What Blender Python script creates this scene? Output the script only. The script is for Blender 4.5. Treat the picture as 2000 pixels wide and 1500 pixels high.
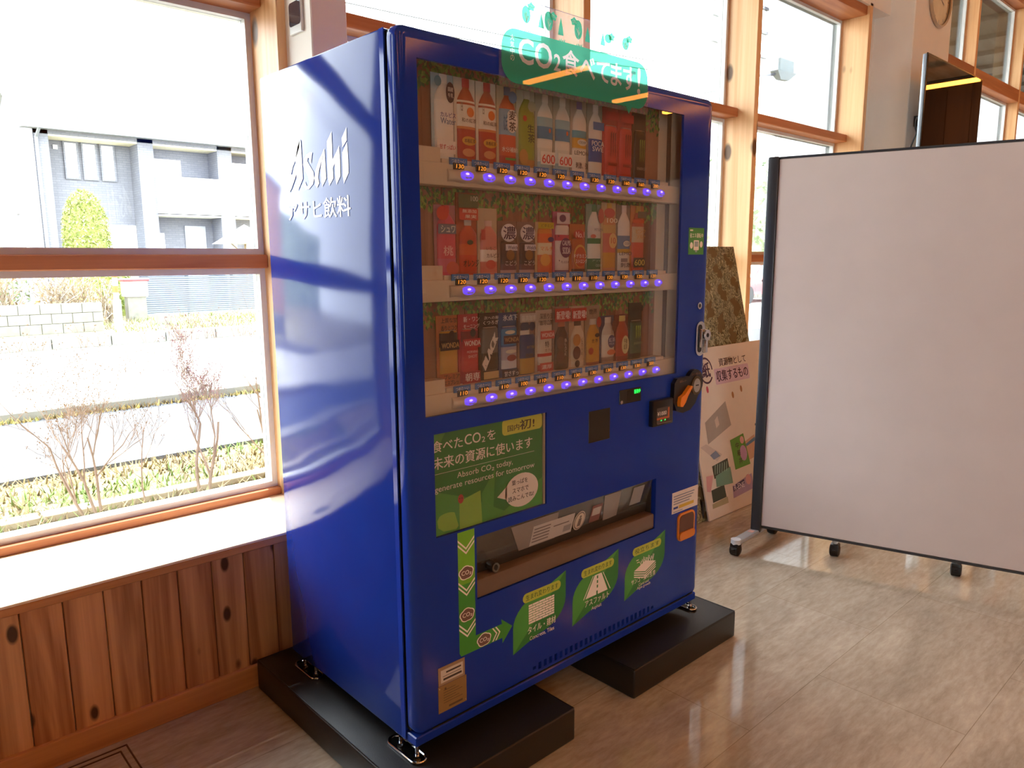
import bpy, bmesh, math, random
from mathutils import Vector, Matrix
for _o in list(bpy.data.objects):
    bpy.data.objects.remove(_o)
SC = bpy.context.scene
COL = SC.collection
PI = math.pi

# ------------------------------------------------------------------ camera
cam_d = bpy.data.cameras.new('camera')
cam = bpy.data.objects.new('camera', cam_d)
COL.objects.link(cam)
SC.camera = cam
cam_d.sensor_fit = 'HORIZONTAL'
cam_d.sensor_width = 36.0
cam_d.lens = 36.0 * 1460.5 / 2000.0
cam_d.clip_start = 0.05
cam_d.clip_end = 400
yaw, pitch, roll = 0.74328918, -0.16455716, -0.00602394
_f = Vector((math.sin(yaw) * math.cos(pitch), math.cos(yaw) * math.cos(pitch), math.sin(pitch)))
_r = Vector((math.cos(yaw), -math.sin(yaw), 0))
_u = _r.cross(_f)
_r2 = _r * math.cos(roll) + _u * math.sin(roll)
_u2 = -_r * math.sin(roll) + _u * math.cos(roll)
cam.matrix_world = Matrix(((_r2.x, _u2.x, -_f.x, -1.03468), (_r2.y, _u2.y, -_f.y, -1.51338),
                           (_r2.z, _u2.z, -_f.z, 1.43666), (0, 0, 0, 1)))

# ------------------------------------------------------------------ sky, sun, exposure
world = bpy.data.worlds.new('sky')
SC.world = world
world.use_nodes = True
_bg = world.node_tree.nodes['Background']
_bg.inputs[0].default_value = (0.90, 0.95, 1.0, 1)
_bg.inputs[1].default_value = 5.0
sun_d = bpy.data.lights.new('sun', 'SUN')
sun_d.energy = 5.0
sun_d.angle = 0.03
sun_d.color = (1.0, 0.95, 0.88)
sun = bpy.data.objects.new('sun', sun_d)
COL.objects.link(sun)
sun.rotation_euler = Vector((0.35, 1.0, 1.75)).to_track_quat('Z', 'Y').to_euler()
sun.location = (3, 10, 18)
VS = SC.view_settings
VS.view_transform = 'Standard'
VS.look = 'None'
VS.exposure = 1.35
VS.gamma = 1.0
VS.use_curve_mapping = False
CY = SC.cycles
CY.max_bounces = 7
CY.diffuse_bounces = 4
CY.glossy_bounces = 3
CY.transmission_bounces = 4
CY.transparent_max_bounces = 12
CY.caustics_reflective = False
CY.caustics_refractive = False
CY.sample_clamp_indirect = 8.0
CY.adaptive_threshold = 0.025

# ------------------------------------------------------------------ helpers
def lin(h):
    h = h.lstrip('#')
    c = [int(h[i:i + 2], 16) / 255 for i in (0, 2, 4)]
    return tuple(x / 12.92 if x <= 0.04045 else ((x + 0.055) / 1.055) ** 2.4 for x in c)

MATS = {}
def new_mat(name):
    m = bpy.data.materials.new(name)
    m.use_nodes = True
    nt = m.node_tree
    b = nt.nodes['Principled BSDF']
    return m, nt, b

def coords(nt, scale=(1, 1, 1), rnd=False):
    tc = nt.nodes.new('ShaderNodeTexCoord')
    mp = nt.nodes.new('ShaderNodeMapping')
    mp.inputs['Scale'].default_value = scale
    nt.links.new(tc.outputs['Object'], mp.inputs['Vector'])
    if rnd:
        oi = nt.nodes.new('ShaderNodeObjectInfo')
        mu = nt.nodes.new('ShaderNodeMath'); mu.operation = 'MULTIPLY'; mu.inputs[1].default_value = 37.0
        nt.links.new(oi.outputs['Random'], mu.inputs[0])
        cx = nt.nodes.new('ShaderNodeCombineXYZ')
        for i in range(3):
            nt.links.new(mu.outputs[0], cx.inputs[i])
        nt.links.new(cx.outputs[0], mp.inputs['Location'])
    return mp.outputs['Vector']

def noise(nt, vec, scale, detail=3, rough=0.5, dist=0.0):
    n = nt.nodes.new('ShaderNodeTexNoise')
    n.inputs['Scale'].default_value = scale
    n.inputs['Detail'].default_value = detail
    n.inputs['Roughness'].default_value = rough
    n.inputs['Distortion'].default_value = dist
    nt.links.new(vec, n.inputs['Vector'])
    return n.outputs[0]

def ramp(nt, fac, stops):
    r = nt.nodes.new('ShaderNodeValToRGB')
    e = r.color_ramp.elements
    while len(e) < len(stops):
        e.new(0.5)
    for i, (p, c) in enumerate(stops):
        e[i].position = p
        e[i].color = (*c, 1)
    nt.links.new(fac, r.inputs[0])
    return r.outputs[0]

def mixc(nt, a, b, fac, mode='MIX'):
    m = nt.nodes.new('ShaderNodeMix'); m.data_type = 'RGBA'; m.blend_type = mode
    for sock, val in ((m.inputs[0], fac), (m.inputs[6], a), (m.inputs[7], b)):
        if isinstance(val, (int, float)):
            sock.default_value = val
        elif isinstance(val, tuple):
            sock.default_value = (*val[:3], 1)
        else:
            nt.links.new(val, sock)
    return m.outputs[2]

def bump(nt, b, h, strength, dist=0.01):
    bp = nt.nodes.new('ShaderNodeBump')
    bp.inputs['Strength'].default_value = strength
    bp.inputs['Distance'].default_value = dist
    nt.links.new(h, bp.inputs['Height'])
    nt.links.new(bp.outputs[0], b.inputs['Normal'])

def M(name, col, rough=0.5, metal=0.0, var=0.06, scale=14, bmp=0.0, bscale=60, coat=0.0, emit=0.0, spec=0.5, ecol=None):
    if name in MATS:
        return MATS[name]
    m, nt, b = new_mat(name)
    c = lin(col)
    v = coords(nt)
    n = noise(nt, v, scale, 4)
    lo = tuple(max(0, x * (1 - var)) for x in c); hi = tuple(min(1, x * (1 + var)) for x in c)
    nt.links.new(ramp(nt, n, [(0.3, lo), (0.7, hi)]), b.inputs['Base Color'])
    b.inputs['Roughness'].default_value = rough
    b.inputs['Metallic'].default_value = metal
    b.inputs['Specular IOR Level'].default_value = spec
    if coat:
        b.inputs['Coat Weight'].default_value = coat
        b.inputs['Coat Roughness'].default_value = 0.04
    if emit:
        b.inputs['Emission Color'].default_value = (*lin(ecol or col), 1)
        b.inputs['Emission Strength'].default_value = emit
    if bmp:
        bump(nt, b, noise(nt, v, bscale, 5), bmp)
    MATS[name] = m
    return m

_ink = {}
def ink(col):
    """flat printed colour"""
    if col not in _ink:
        _ink[col] = M('print_' + col.lstrip('#'), col, 0.45, var=0.03, scale=30)
    return _ink[col]

def wood(name, dark, light, axis=2, rough=0.45, knots=True, fine=1.0, coat=0.0, kn=None):
    if name in MATS:
        return MATS[name]
    m, nt, b = new_mat(name)
    sc = [9.0 * fine] * 3; sc[axis] = 0.55 * fine
    v = coords(nt, tuple(sc), rnd=True)
    n1 = noise(nt, v, 1.0, 3, 0.5, 0.7)
    w = nt.nodes.new('ShaderNodeMath'); w.operation = 'MULTIPLY'; w.inputs[1].default_value = 16.0
    nt.links.new(n1, w.inputs[0])
    s = nt.nodes.new('ShaderNodeMath'); s.operation = 'SINE'
    nt.links.new(w.outputs[0], s.inputs[0])
    s2 = nt.nodes.new('ShaderNodeMapRange'); s2.inputs[1].default_value = -1; s2.inputs[2].default_value = 1
    nt.links.new(s.outputs[0], s2.inputs[0])
    sc2 = [70.0] * 3; sc2[axis] = 2.0
    n2 = noise(nt, coords(nt, tuple(sc2), rnd=True), 1.0, 4, 0.6)
    d, l = lin(dark), lin(light)
    mid = tuple((x + y) / 2 for x, y in zip(d, l))
    c1 = ramp(nt, s2.outputs[0], [(0.0, l), (0.75, mid), (1.0, d)])
    c2 = ramp(nt, n2, [(0.3, d), (0.75, l)])
    c = mixc(nt, c1, c2, 0.4)
    oi = nt.nodes.new('ShaderNodeObjectInfo')
    tint = ramp(nt, oi.outputs['Random'], [(0.0, (0.74, 0.68, 0.62)), (0.35, (1, 1, 1)), (0.75, (1.1, 1.05, 1.0)), (1.0, (0.88, 0.82, 0.78))])
    c = mixc(nt, c, tint, 1.0, 'MULTIPLY')
    if knots:
        vo = nt.nodes.new('ShaderNodeTexVoronoi')
        sk = [5.2] * 3; sk[axis] = 2.6
        sk = kn or sk
        vo.inputs['Scale'].default_value = 1.0
        nt.links.new(coords(nt, tuple(sk), rnd=True), vo.inputs['Vector'])
        k = ramp(nt, vo.outputs['Distance'], [(0.11, (1, 1, 1)), (0.17, (0.0, 0.0, 0.0))])
        c = mixc(nt, c, tuple(x * 0.22 for x in d), k)
    nt.links.new(c, b.inputs['Base Color'])
    b.inputs['Roughness'].default_value = rough
    if coat:
        b.inputs['Coat Weight'].default_value = coat
    bump(nt, b, n2, 0.12, 0.004)
    MATS[name] = m
    return m

def glassy(name, tint=(1, 1, 1), refl=0.06, rough=0.0, haze=0.0, hazec=(1, 1, 1), spread=0.9):
    """thin clear sheet: transparent body, Fresnel mirror, optional milky film"""
    if name in MATS:
        return MATS[name]
    m = bpy.data.materials.new(name); m.use_nodes = True
    nt = m.node_tree; nt.nodes.clear()
    out = nt.nodes.new('ShaderNodeOutputMaterial')
    tr = nt.nodes.new('ShaderNodeBsdfTransparent'); tr.inputs[0].default_value = (*tint, 1)
    gl = nt.nodes.new('ShaderNodeBsdfGlossy'); gl.inputs['Roughness'].default_value = rough
    lw = nt.nodes.new('ShaderNodeLayerWeight'); lw.inputs[0].default_value = 0.12
    ad = nt.nodes.new('ShaderNodeMapRange')
    ad.inputs[1].default_value = 0; ad.inputs[2].default_value = 1; ad.inputs[3].default_value = refl; ad.inputs[4].default_value = spread
    nt.links.new(lw.outputs['Fresnel'], ad.inputs[0])
    last = tr.outputs[0]
    if haze:
        df = nt.nodes.new('ShaderNodeBsdfDiffuse'); df.inputs[0].default_value = (*hazec, 1)
        tl = nt.nodes.new('ShaderNodeBsdfTranslucent'); tl.inputs[0].default_value = (*hazec, 1)
        m0 = nt.nodes.new('ShaderNodeMixShader'); m0.inputs[0].default_value = 0.5
        nt.links.new(df.outputs[0], m0.inputs[1]); nt.links.new(tl.outputs[0], m0.inputs[2])
        m2 = nt.nodes.new('ShaderNodeMixShader'); m2.inputs[0].default_value = haze
        nt.links.new(last, m2.inputs[1]); nt.links.new(m0.outputs[0], m2.inputs[2]); last = m2.outputs[0]
    mx = nt.nodes.new('ShaderNodeMixShader')
    nt.links.new(ad.outputs[0], mx.inputs[0]); nt.links.new(last, mx.inputs[1]); nt.links.new(gl.outputs[0], mx.inputs[2])
    last = mx.outputs[0]
    nt.links.new(last, out.inputs[0])
    MATS[name] = m
    return m

_txt = {}
def glyphs(s):
    key = s
    if key not in _txt:
        cu = bpy.data.curves.new('lettering', 'FONT')
        cu.body = s; cu.resolution_u = 4 if s.isascii() else 2; cu.fill_mode = 'FRONT'
        o = bpy.data.objects.new('lettering_source', cu)
        COL.objects.link(o)
        me = bpy.data.meshes.new_from_object(o)
        bpy.data.objects.remove(o); bpy.data.curves.remove(cu)
        vs = [(v.co.x, v.co.y) for v in me.vertices]
        fs = [tuple(p.vertices) for p in me.polygons]
        bpy.data.meshes.remove(me)
        x0 = min(v[0] for v in vs); x1 = max(v[0] for v in vs); y0 = min(v[1] for v in vs); y1 = max(v[1] for v in vs)
        _txt[key] = ([((x - x0) / max(1e-6, x1 - x0), (y - y0) / max(1e-6, y1 - y0)) for x, y in vs], fs, (x1 - x0) / max(1e-6, y1 - y0))
    return _txt[key]

def outline_loops(s, off=0.0):
    """faces and boundary loops of a word, in a unit box"""
    cu = bpy.data.curves.new('lettering', 'FONT')
    cu.body = s; cu.resolution_u = 3; cu.fill_mode = 'FRONT'; cu.offset = off
    o = bpy.data.objects.new('lettering_source', cu); COL.objects.link(o)
    me = bpy.data.meshes.new_from_object(o)
    bpy.data.objects.remove(o); bpy.data.curves.remove(cu)
    vs = [(v.co.x, v.co.y) for v in me.vertices]; fs = [tuple(p.vertices) for p in me.polygons]
    bpy.data.meshes.remove(me)
    x0 = min(v[0] for v in vs); x1 = max(v[0] for v in vs); y0 = min(v[1] for v in vs); y1 = max(v[1] for v in vs)
    vs = [((x - x0) / (x1 - x0), (y - y0) / (y1 - y0)) for x, y in vs]
    he = {}
    for f in fs:
        for i in range(len(f)):
            he[(f[i], f[(i + 1) % len(f)])] = 1
    nxt = {p: q for p, q in he if (q, p) not in he}
    loops = []
    while nxt:
        st = next(iter(nxt)); lp = []; c = st
        while c in nxt:
            lp.append(vs[c]); c = nxt.pop(c)
        if len(lp) > 2:
            loops.append(lp)
    return vs, fs, loops

def filled(loops):
    """flat fill of nested outlines (holes stay open)"""
    cu = bpy.data.curves.new('outline', 'CURVE'); cu.dimensions = '2D'; cu.fill_mode = 'FRONT'
    for lp in loops:
        sp_ = cu.splines.new('POLY'); sp_.points.add(len(lp) - 1); sp_.use_cyclic_u = True
        for p, q in zip(sp_.points, lp):
            p.co = (q[0], q[1], 0, 1)
    o = bpy.data.objects.new('outline_source', cu); COL.objects.link(o)
    me = bpy.data.meshes.new_from_object(o)
    bpy.data.objects.remove(o); bpy.data.curves.remove(cu)
    r = [(v.co.x, v.co.y) for v in me.vertices], [tuple(p.vertices) for p in me.polygons]
    bpy.data.meshes.remove(me)
    return r

ORG = {}
def root_org(o):
    while o.parent:
        o = o.parent
    return ORG.get(o.name, (0, 0, 0))

class MB:
    def __init__(s):
        s.v = []; s.f = []; s.m = []
    def add(s, vs, fs, mi=0):
        n = len(s.v); s.v += [tuple(v) for v in vs]
        for f in fs:
            s.f.append(tuple(i + n for i in f)); s.m.append(mi)
        return s
    def box(s, x0, x1, y0, y1, z0, z1, mi=0):
        v = [(x, y, z) for z in (z0, z1) for y in (y0, y1) for x in (x0, x1)]
        return s.add(v, [(0, 2, 3, 1), (4, 5, 7, 6), (0, 1, 5, 4), (2, 6, 7, 3), (0, 4, 6, 2), (1, 3, 7, 5)], mi)
    def rbox(s, x0, x1, y0, y1, z0, z1, r=0.01, seg=2, mi=0):
        bm = bmesh.new()
        bmesh.ops.create_cube(bm, size=1)
        for v in bm.verts:
            v.co = Vector(((x0 + x1) / 2 + v.co.x * (x1 - x0), (y0 + y1) / 2 + v.co.y * (y1 - y0), (z0 + z1) / 2 + v.co.z * (z1 - z0)))
        bmesh.ops.bevel(bm, geom=bm.edges[:], offset=r, segments=seg, profile=0.5, affect='EDGES')
        bm.verts.index_update()
        s.add([v.co[:] for v in bm.verts], [tuple(v.index for v in f.verts) for f in bm.faces], mi)
        bm.free(); return s
    def poly(s, pts, fn, mi=0):
        return s.add([fn(*p) for p in pts], [tuple(range(len(pts)))], mi)
    def prism(s, pts, fa, fb, mi=0):
        """pts outline; fa front mapping, fb back mapping"""
        n = len(pts)
        s.add([fa(*p) for p in pts] + [fb(*p) for p in pts],
              [tuple(range(n)), tuple(range(2 * n - 1, n - 1, -1))] + [(i, i + n, (i + 1) % n + n, (i + 1) % n) for i in range(n)], mi)
        return s
    def text(s, t, u0, u1, w0, w1, fn, mi=0, bold=0.0):
        vs, fs, _ = glyphs(t)
        p = [Vector(fn(*q)) for q in ((0, 0), (1, 0), (0, 1))]
        nrm = (p[1] - p[0]).cross(p[2] - p[0]).normalized()
        e = bold * (w1 - w0) * 1.1
        for k, (du, dw) in enumerate(((-e, 0), (e, 0), (0, e * 0.8)) if e > 0.00015 else ((0, 0),)):
            s.add([Vector(fn(u0 + (u1 - u0) * a + du, w0 + (w1 - w0) * b + dw)) + nrm * (6e-5 * k) for a, b in vs], fs, mi)
        return s
    def cyl(s, p0, p1, r0, r1=None, n=12, mi=0, caps=True):
        r1 = r0 if r1 is None else r1
        p0 = Vector(p0); p1 = Vector(p1); d = (p1 - p0).normalized()
        a = d.orthogonal().normalized(); b = d.cross(a)
        v = [p0 + (a * math.cos(2 * PI * i / n) + b * math.sin(2 * PI * i / n)) * r0 for i in range(n)]
        v += [p1 + (a * math.cos(2 * PI * i / n) + b * math.sin(2 * PI * i / n)) * r1 for i in range(n)]
        f = [(i, (i + 1) % n, (i + 1) % n + n, i + n) for i in range(n)]
        if caps:
            f += [tuple(range(n - 1, -1, -1)), tuple(range(n, 2 * n))]
        return s.add(v, f, mi)
    def tube(s, path, r, n=8, mi=0, closed=False):
        P = [Vector(p) for p in path]; k = len(P); rr = r if isinstance(r, (list, tuple)) else [r] * k
        v = []; up = None
        for i in range(k):
            t = (P[(i + 1) % k] - P[i - 1]) if closed else (P[min(i + 1, k - 1)] - P[max(i - 1, 0)])
            t.normalize()
            if up is None:
                up = t.orthogonal().normalized()
            up = (up - t * up.dot(t)).normalized(); b = t.cross(up)
            v += [P[i] + (up * math.cos(2 * PI * j / n) + b * math.sin(2 * PI * j / n)) * rr[i] for j in range(n)]
        f = [(i * n + j, i * n + (j + 1) % n, ((i + 1) % k) * n + (j + 1) % n, ((i + 1) % k) * n + j)
             for i in range(k if closed else k - 1) for j in range(n)]
        if not closed:
            f += [tuple(range(n - 1, -1, -1)), tuple(range((k - 1) * n, k * n))]
        return s.add(v, f, mi)
    def lathe(s, prof, c=(0, 0, 0), n=16, a0=0.0, a1=2 * PI, sx=1.0, sy=1.0, mi=0):
        full = abs(a1 - a0 - 2 * PI) < 1e-6; m = n if full else n + 1
        v = [(c[0] + sx * r * math.cos(a0 + (a1 - a0) * j / n), c[1] + sy * r * math.sin(a0 + (a1 - a0) * j / n), c[2] + z) for r, z in prof for j in range(m)]
        f = [(i * m + j, i * m + (j + 1) % m, (i + 1) * m + (j + 1) % m, (i + 1) * m + j) for i in range(len(prof) - 1) for j in range(n)]
        return s.add(v, f, mi)
    def build(s, name, mats, parent=None, smooth=False, local=False, angle=40):
        o0 = (0, 0, 0) if (parent is None or local) else root_org(parent)
        me = bpy.data.meshes.new(name)
        me.from_pydata([(a - o0[0], b - o0[1], c - o0[2]) for a, b, c in s.v], [], s.f)
        if not isinstance(mats, (list, tuple)):
            mats = [mats]
        for mm in mats:
            me.materials.append(mm)
        if len(mats) > 1:
            me.polygons.foreach_set('material_index', s.m)
        if smooth:
            me.polygons.foreach_set('use_smooth', [True] * len(me.polygons))
            me.update()
            try:
                me.set_sharp_from_angle(angle=math.radians(angle))
            except Exception:
                pass
        me.update()
        o = bpy.data.objects.new(name, me)
        COL.objects.link(o)
        if parent is not None:
            o.parent = parent
        return o

def tag(o, label=None, cat=None, group=None, kind=None):
    if label: o['label'] = label
    if cat: o['category'] = cat
    if group: o['group'] = group
    if kind: o['kind'] = kind
    return o

def thing(name, loc, label=None, cat=None, group=None, kind=None, rz=0.0):
    o = bpy.data.objects.new(name, None)
    o.empty_display_size = 0.05
    COL.objects.link(o)
    o.location = loc; o.rotation_euler = (0, 0, rz)
    ORG[o.name] = tuple(loc)
    return tag(o, label, cat, group, kind)

def single(mb, name, mats, loc, label=None, cat=None, group=None, kind=None, smooth=False):
    """a thing that is one mesh: vertices given in world coordinates, origin moved to loc"""
    mb.v = [(a - loc[0], b - loc[1], c - loc[2]) for a, b, c in mb.v]
    o = mb.build(name, mats, None, smooth)
    o.location = loc
    ORG[o.name] = tuple(loc)
    return tag(o, label, cat, group, kind)

def FR(y):
    return lambda u, w: (u, y, w)
def circ(cx, cy, rx, ry=None, n=20, a0=0.0, a1=2 * PI):
    ry = rx if ry is None else ry
    k = n if abs(a1 - a0 - 2 * PI) < 1e-6 else n + 1
    return [(cx + rx * math.cos(a0 + (a1 - a0) * i / n), cy + ry * math.sin(a0 + (a1 - a0) * i / n)) for i in range(k)]
def rrect(x0, x1, y0, y1, r, n=5):
    P = []
    for cx, cy, a in ((x1 - r, y1 - r, 0), (x0 + r, y1 - r, PI / 2), (x0 + r, y0 + r, PI), (x1 - r, y0 + r, 1.5 * PI)):
        P += [(cx + r * math.cos(a + PI / 2 * i / n), cy + r * math.sin(a + PI / 2 * i / n)) for i in range(n + 1)]
    return P
def rect(x0, x1, y0, y1):
    return [(x0, y0), (x1, y0), (x1, y1), (x0, y1)]
# ------------------------------------------------------------------ room materials
m_post = wood('larch_post', '#cf9a66', '#ecc695', 2, 0.5, True, 0.7)
m_rail = wood('larch_rail', '#a8643c', '#c98a5c', 0, 0.5, False, 0.7)
m_plank = wood('cedar_plank', '#96613a', '#e6b680', 2, 0.38, True, 1.0, kn=[10.0, 0.4, 5.0])
m_base = wood('cedar_base', '#a87646', '#d49c64', 0, 0.4, True, 0.8)
m_sill = wood('sill_wood', '#efdcc0', '#faf0de', 0, 0.4, True, 0.6)
m_ceil = wood('ceiling_wood', '#c4a680', '#dfc8a8', 0, 0.6, False, 0.6)
m_dwall = wood('dark_wall_wood', '#4a2c1b', '#6d452a', 2, 0.5, False, 0.6)
m_plaster = M('plaster_white', '#f1ece4', 0.8, var=0.02, scale=5, bmp=0.05, bscale=120)
m_alu = M('aluminium_frame', '#dfe2e3', 0.4, 0.0, var=0.03)
m_glass = glassy('window_glass', (0.97, 0.99, 0.98), 0.03)

def floor_mat():
    m, nt, b = new_mat('vinyl_floor')
    v = coords(nt)
    n1 = noise(nt, coords(nt, (1.0, 3.2, 1.0)), 2.2, 6, 0.62, 0.5)
    n2 = noise(nt, coords(nt, (2.0, 8.0, 1.0)), 7.0, 5, 0.65, 0.3)
    c1 = ramp(nt, n1, [(0.3, lin('#918675')), (0.52, lin('#aea28f')), (0.72, lin('#c8bfae'))])
    c2 = ramp(nt, n2, [(0.3, lin('#8e8374')), (0.7, lin('#c9c0b0'))])
    c = mixc(nt, c1, c2, 0.45)
    br = nt.nodes.new('ShaderNodeTexBrick')
    br.inputs['Scale'].default_value = 1.0
    br.inputs['Brick Width'].default_value = 0.92; br.inputs['Row Height'].default_value = 0.46
    br.inputs['Mortar Size'].default_value = 0.0012
    br.inputs['Color1'].default_value = (1, 1, 1, 1); br.inputs['Color2'].default_value = (0.93, 0.92, 0.9, 1)
    br.inputs['Mortar'].default_value = (0.6, 0.56, 0.5, 1)
    nt.links.new(v, br.inputs['Vector'])
    c = mixc(nt, c, br.outputs[0], 1.0, 'MULTIPLY')
    nt.links.new(c, b.inputs['Base Color'])
    rr = nt.nodes.new('ShaderNodeMapRange'); rr.inputs[3].default_value = 0.03; rr.inputs[4].default_value = 0.09
    nt.links.new(n2, rr.inputs[0]); nt.links.new(rr.outputs[0], b.inputs['Roughness'])
    b.inputs['Specular IOR Level'].default_value = 0.55
    bump(nt, b, noise(nt, v, 7.0, 2), 0.02, 0.006)
    return m

RX0, RX1, RY0, RH = -3.4, 13.0, -7.5, 4.3
YW, YP, YJ, YT, YL, YG = 0.828, 0.878, 1.061, 1.175, 1.237, 1.30

fl = single(MB().box(RX0, RX1, RY0, YW + 0.02, -0.1, 0.0), 'floor', floor_mat(), (0, 0, 0), kind='structure')
single(MB().box(RX0, RX1, RY0, 1.4, RH, RH + 0.1), 'ceiling', m_ceil, (0, 0, RH), kind='structure')
w = thing('wall_left', (RX0, 0, 0), kind='structure')
WA, WB = -6.9, -4.5
MB().box(RX0 - 0.1, RX0, RY0, WA, 0, RH).box(RX0 - 0.1, RX0, WB, 1.4, 0, RH).box(RX0 - 0.1, RX0, WA, WB, 0, 0.5).box(RX0 - 0.1, RX0, WA, WB, 3.3, RH).build('panelling', m_dwall, w)
w4 = thing('window_4', (RX0, WA, 0.5), kind='structure')  # unseen window, added to let more daylight into the hall
for i in range(3):
    y = WA + (WB - WA - 0.05) * i / 2
    MB().rbox(RX0 - 0.12, RX0 + 0.1, y, y + 0.05, 0.5, 3.3, 0.003, 1).build('post', m_post, w4)
for i in range(2):
    y0 = WA + 0.05 + i * (WB - WA - 0.05) / 2; y1 = y0 + (WB - WA - 0.15) / 2
    MB().rbox(RX0 - 0.08, RX0 + 0.05, y0, y1, 1.411, 1.462, 0.003, 1).build('transom', m_rail, w4)
    for z0, z1 in ((0.5, 1.411), (1.462, 3.3)):
        MB().box(RX0 - 0.052, RX0 - 0.048, y0, y1, z0, z1).build('pane', m_glass, w4)
w = thing('wall_right', (RX1, 0, 0), kind='structure')
nb = 24
for i in range(nb):
    a = RY0 + (1.4 - RY0) * i / nb; c = RY0 + (1.4 - RY0) * (i + 1) / nb
    MB().box(RX1, RX1 + 0.06, a + 0.004, c - 0.004, 0, RH).build('plank', m_dwall, w)
MB().box(RX1 + 0.06, RX1 + 0.1, RY0, 1.4, 0, RH).build('backing', m_dwall, w)
w = thing('wall_front', (0, RY0, 0), kind='structure')
nb = 44
for i in range(nb):
    a = RX0 + (RX1 - RX0) * i / nb; c = RX0 + (RX1 - RX0) * (i + 1) / nb
    MB().box(a + 0.004, c - 0.004, RY0 - 0.06, RY0, 0, RH).build('plank', m_dwall, w)
MB().box(RX0, RX1, RY0 - 0.09, RY0 - 0.06, 0, RH).build('backing', m_dwall, w)

# window wall: low wainscot, posts, header above the glass
wb = thing('wall_back', (0, YW, 0), kind='structure')
MB().box(RX0, 6.16, YW + 0.016, YG + 0.09, 0.0, 0.508).build('core', m_plaster, wb)
MB().box(RX0, 6.16, YJ, YG + 0.06, 3.30, RH).box(6.16, RX1, YJ, YG + 0.06, 4.2, RH).box(6.16, RX1, YJ + .05, YG + .05, 0, 0.9).build('header', m_plaster, wb)
pitch_p = 0.1055
k = 0
x = -0.7325 - 25 * pitch_p
rnd = random.Random(4)
while x < 5.3:
    d = rnd.uniform(0, 0.002)
    MB().rbox(x + 0.0016, x + pitch_p - 0.0016, YW + d, YW + 0.016, 0.06, 0.487, 0.0018, 1).build('plank', m_plank, wb)
    x += pitch_p
single(MB().rbox(RX0, 5.35, YW - 0.012, YW + 0.01, 0.0, 0.079, 0.003, 2), 'baseboard_back', m_base, (0, YW, 0), kind='structure')
sill = thing('trim_1', (0, YW, 0.5), kind='structure')
for a, c in ((RX0, -1.2), (-1.2, 2.4), (2.4, 5.05)):
    MB().rbox(a + 0.001, c - 0.001, YW - 0.008, YL + 0.02, 0.509, 0.518, 0.003, 2).build('board', m_sill, sill, True)
    MB().rbox(a + 0.001, c - 0.001, YW - 0.006, YW + 0.03, 0.484, 0.509, 0.003, 1).build('nosing', m_base, sill)

# ------------------------------------------------------------------ windows
def glazing(par, x0, x1, z0, z1, y=YG):
    t = 0.022
    MB().box(x0, x1, y - 0.03, y + 0.03, z0, z0 + t).build('sash_rail', m_alu, par)
    MB().box(x0, x1, y - 0.03, y + 0.03, z1 - t, z1).build('sash_rail', m_alu, par)
    MB().box(x0, x0 + t, y - 0.03, y + 0.03, z0 + t, z1 - t).build('sash_stile', m_alu, par)
    MB().box(x1 - t, x1, y - 0.03, y + 0.03, z0 + t, z1 - t).build('sash_stile', m_alu, par)
    MB().box(x0 + t, x1 - t, y - 0.002, y + 0.002, z0 + t, z1 - t).build('pane', m_glass, par)

def post(par, x, w=0.05, y0=YJ, y1=YG + 0.04, z0=0.5, z1=3.32):
    MB().rbox(x, x + w, y0, y1, z0, z1, 0.003, 1).build('post', m_post, par)

def bay(n, xs, tops, zlow=(0.517, 0.545)):
    wn = thing('window_%d' % n, (xs[0], YG, 0.5), kind='structure')
    for i, x in enumerate(xs):
        post(wn, x, 0.05)
    for a, c in zip(xs[:-1], xs[1:]):
        a += 0.05
        MB().rbox(a, c, YL, YG + 0.04, zlow[0], zlow[1], 0.003, 1).build('bottom_rail', m_rail, wn)
        z = zlow[1]
        for (t0, t1, yf) in tops:
            glazing(wn, a, c, z, t0)
            MB().rbox(a, c, yf, YG + 0.04, t0, t1, 0.004, 1).build('transom', m_rail, wn)
            z = t1
    return wn
TT = [(1.411, 1.462, YL), (2.327, 2.382, YT), (3.235, 3.30, YJ + 0.02)]
bay(1, [-2.955 - 0.43, -2.955, -1.365, 0.237], TT)
bay(2, [0.42, 1.815, 3.408, 4.998], TT)
TF = [(1.9, 1.96, YJ + 0.02), (3.12, 3.25, YJ), (4.1, 4.2, YJ)]
wn = thing('window_3', (6.16, YG, 0.9), kind='structure')
for x in (6.16, 7.42, 8.95, 10.5, 12.05):
    MB().rbox(x, x + 0.05, YJ, YJ + 0.165, 0.9, 4.3, 0.003, 1).build('post', m_post, wn)
for a, c in zip((6.21, 7.47, 9.0, 10.55), (7.42, 8.95, 10.5, 12.05)):
    z = 0.92
    for t0, t1, yf in TF:
        glazing(wn, a, c, z, t0, YJ + 0.14)
        MB().rbox(a, c, yf, YJ + 0.17, t0, t1, 0.004, 1).build('transom', m_rail, wn)
        z = t1
# white pillars standing proud of the glass line
single(MB().rbox(0.269, 0.405, YP, YG + 0.04, 0.488, RH, 0.004, 1), 'wall_pillar', m_plaster, (0.33, 1.0, 0.488), kind='structure')
single(MB().rbox(5.369, 6.152, YP, YG + 0.04, 0.0, RH, 0.006, 1), 'wall_pillar', m_plaster, (5.7, 1.0, 0), kind='structure')
single(MB().box(5.05, 5.37, YJ + 0.12, YG + 0.05, 0.488, RH).box(12.1, RX1, YJ, YG + .05, 0, RH), 'wall_infill', m_plaster, (5.2, 1.2, 0), kind='structure')

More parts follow.
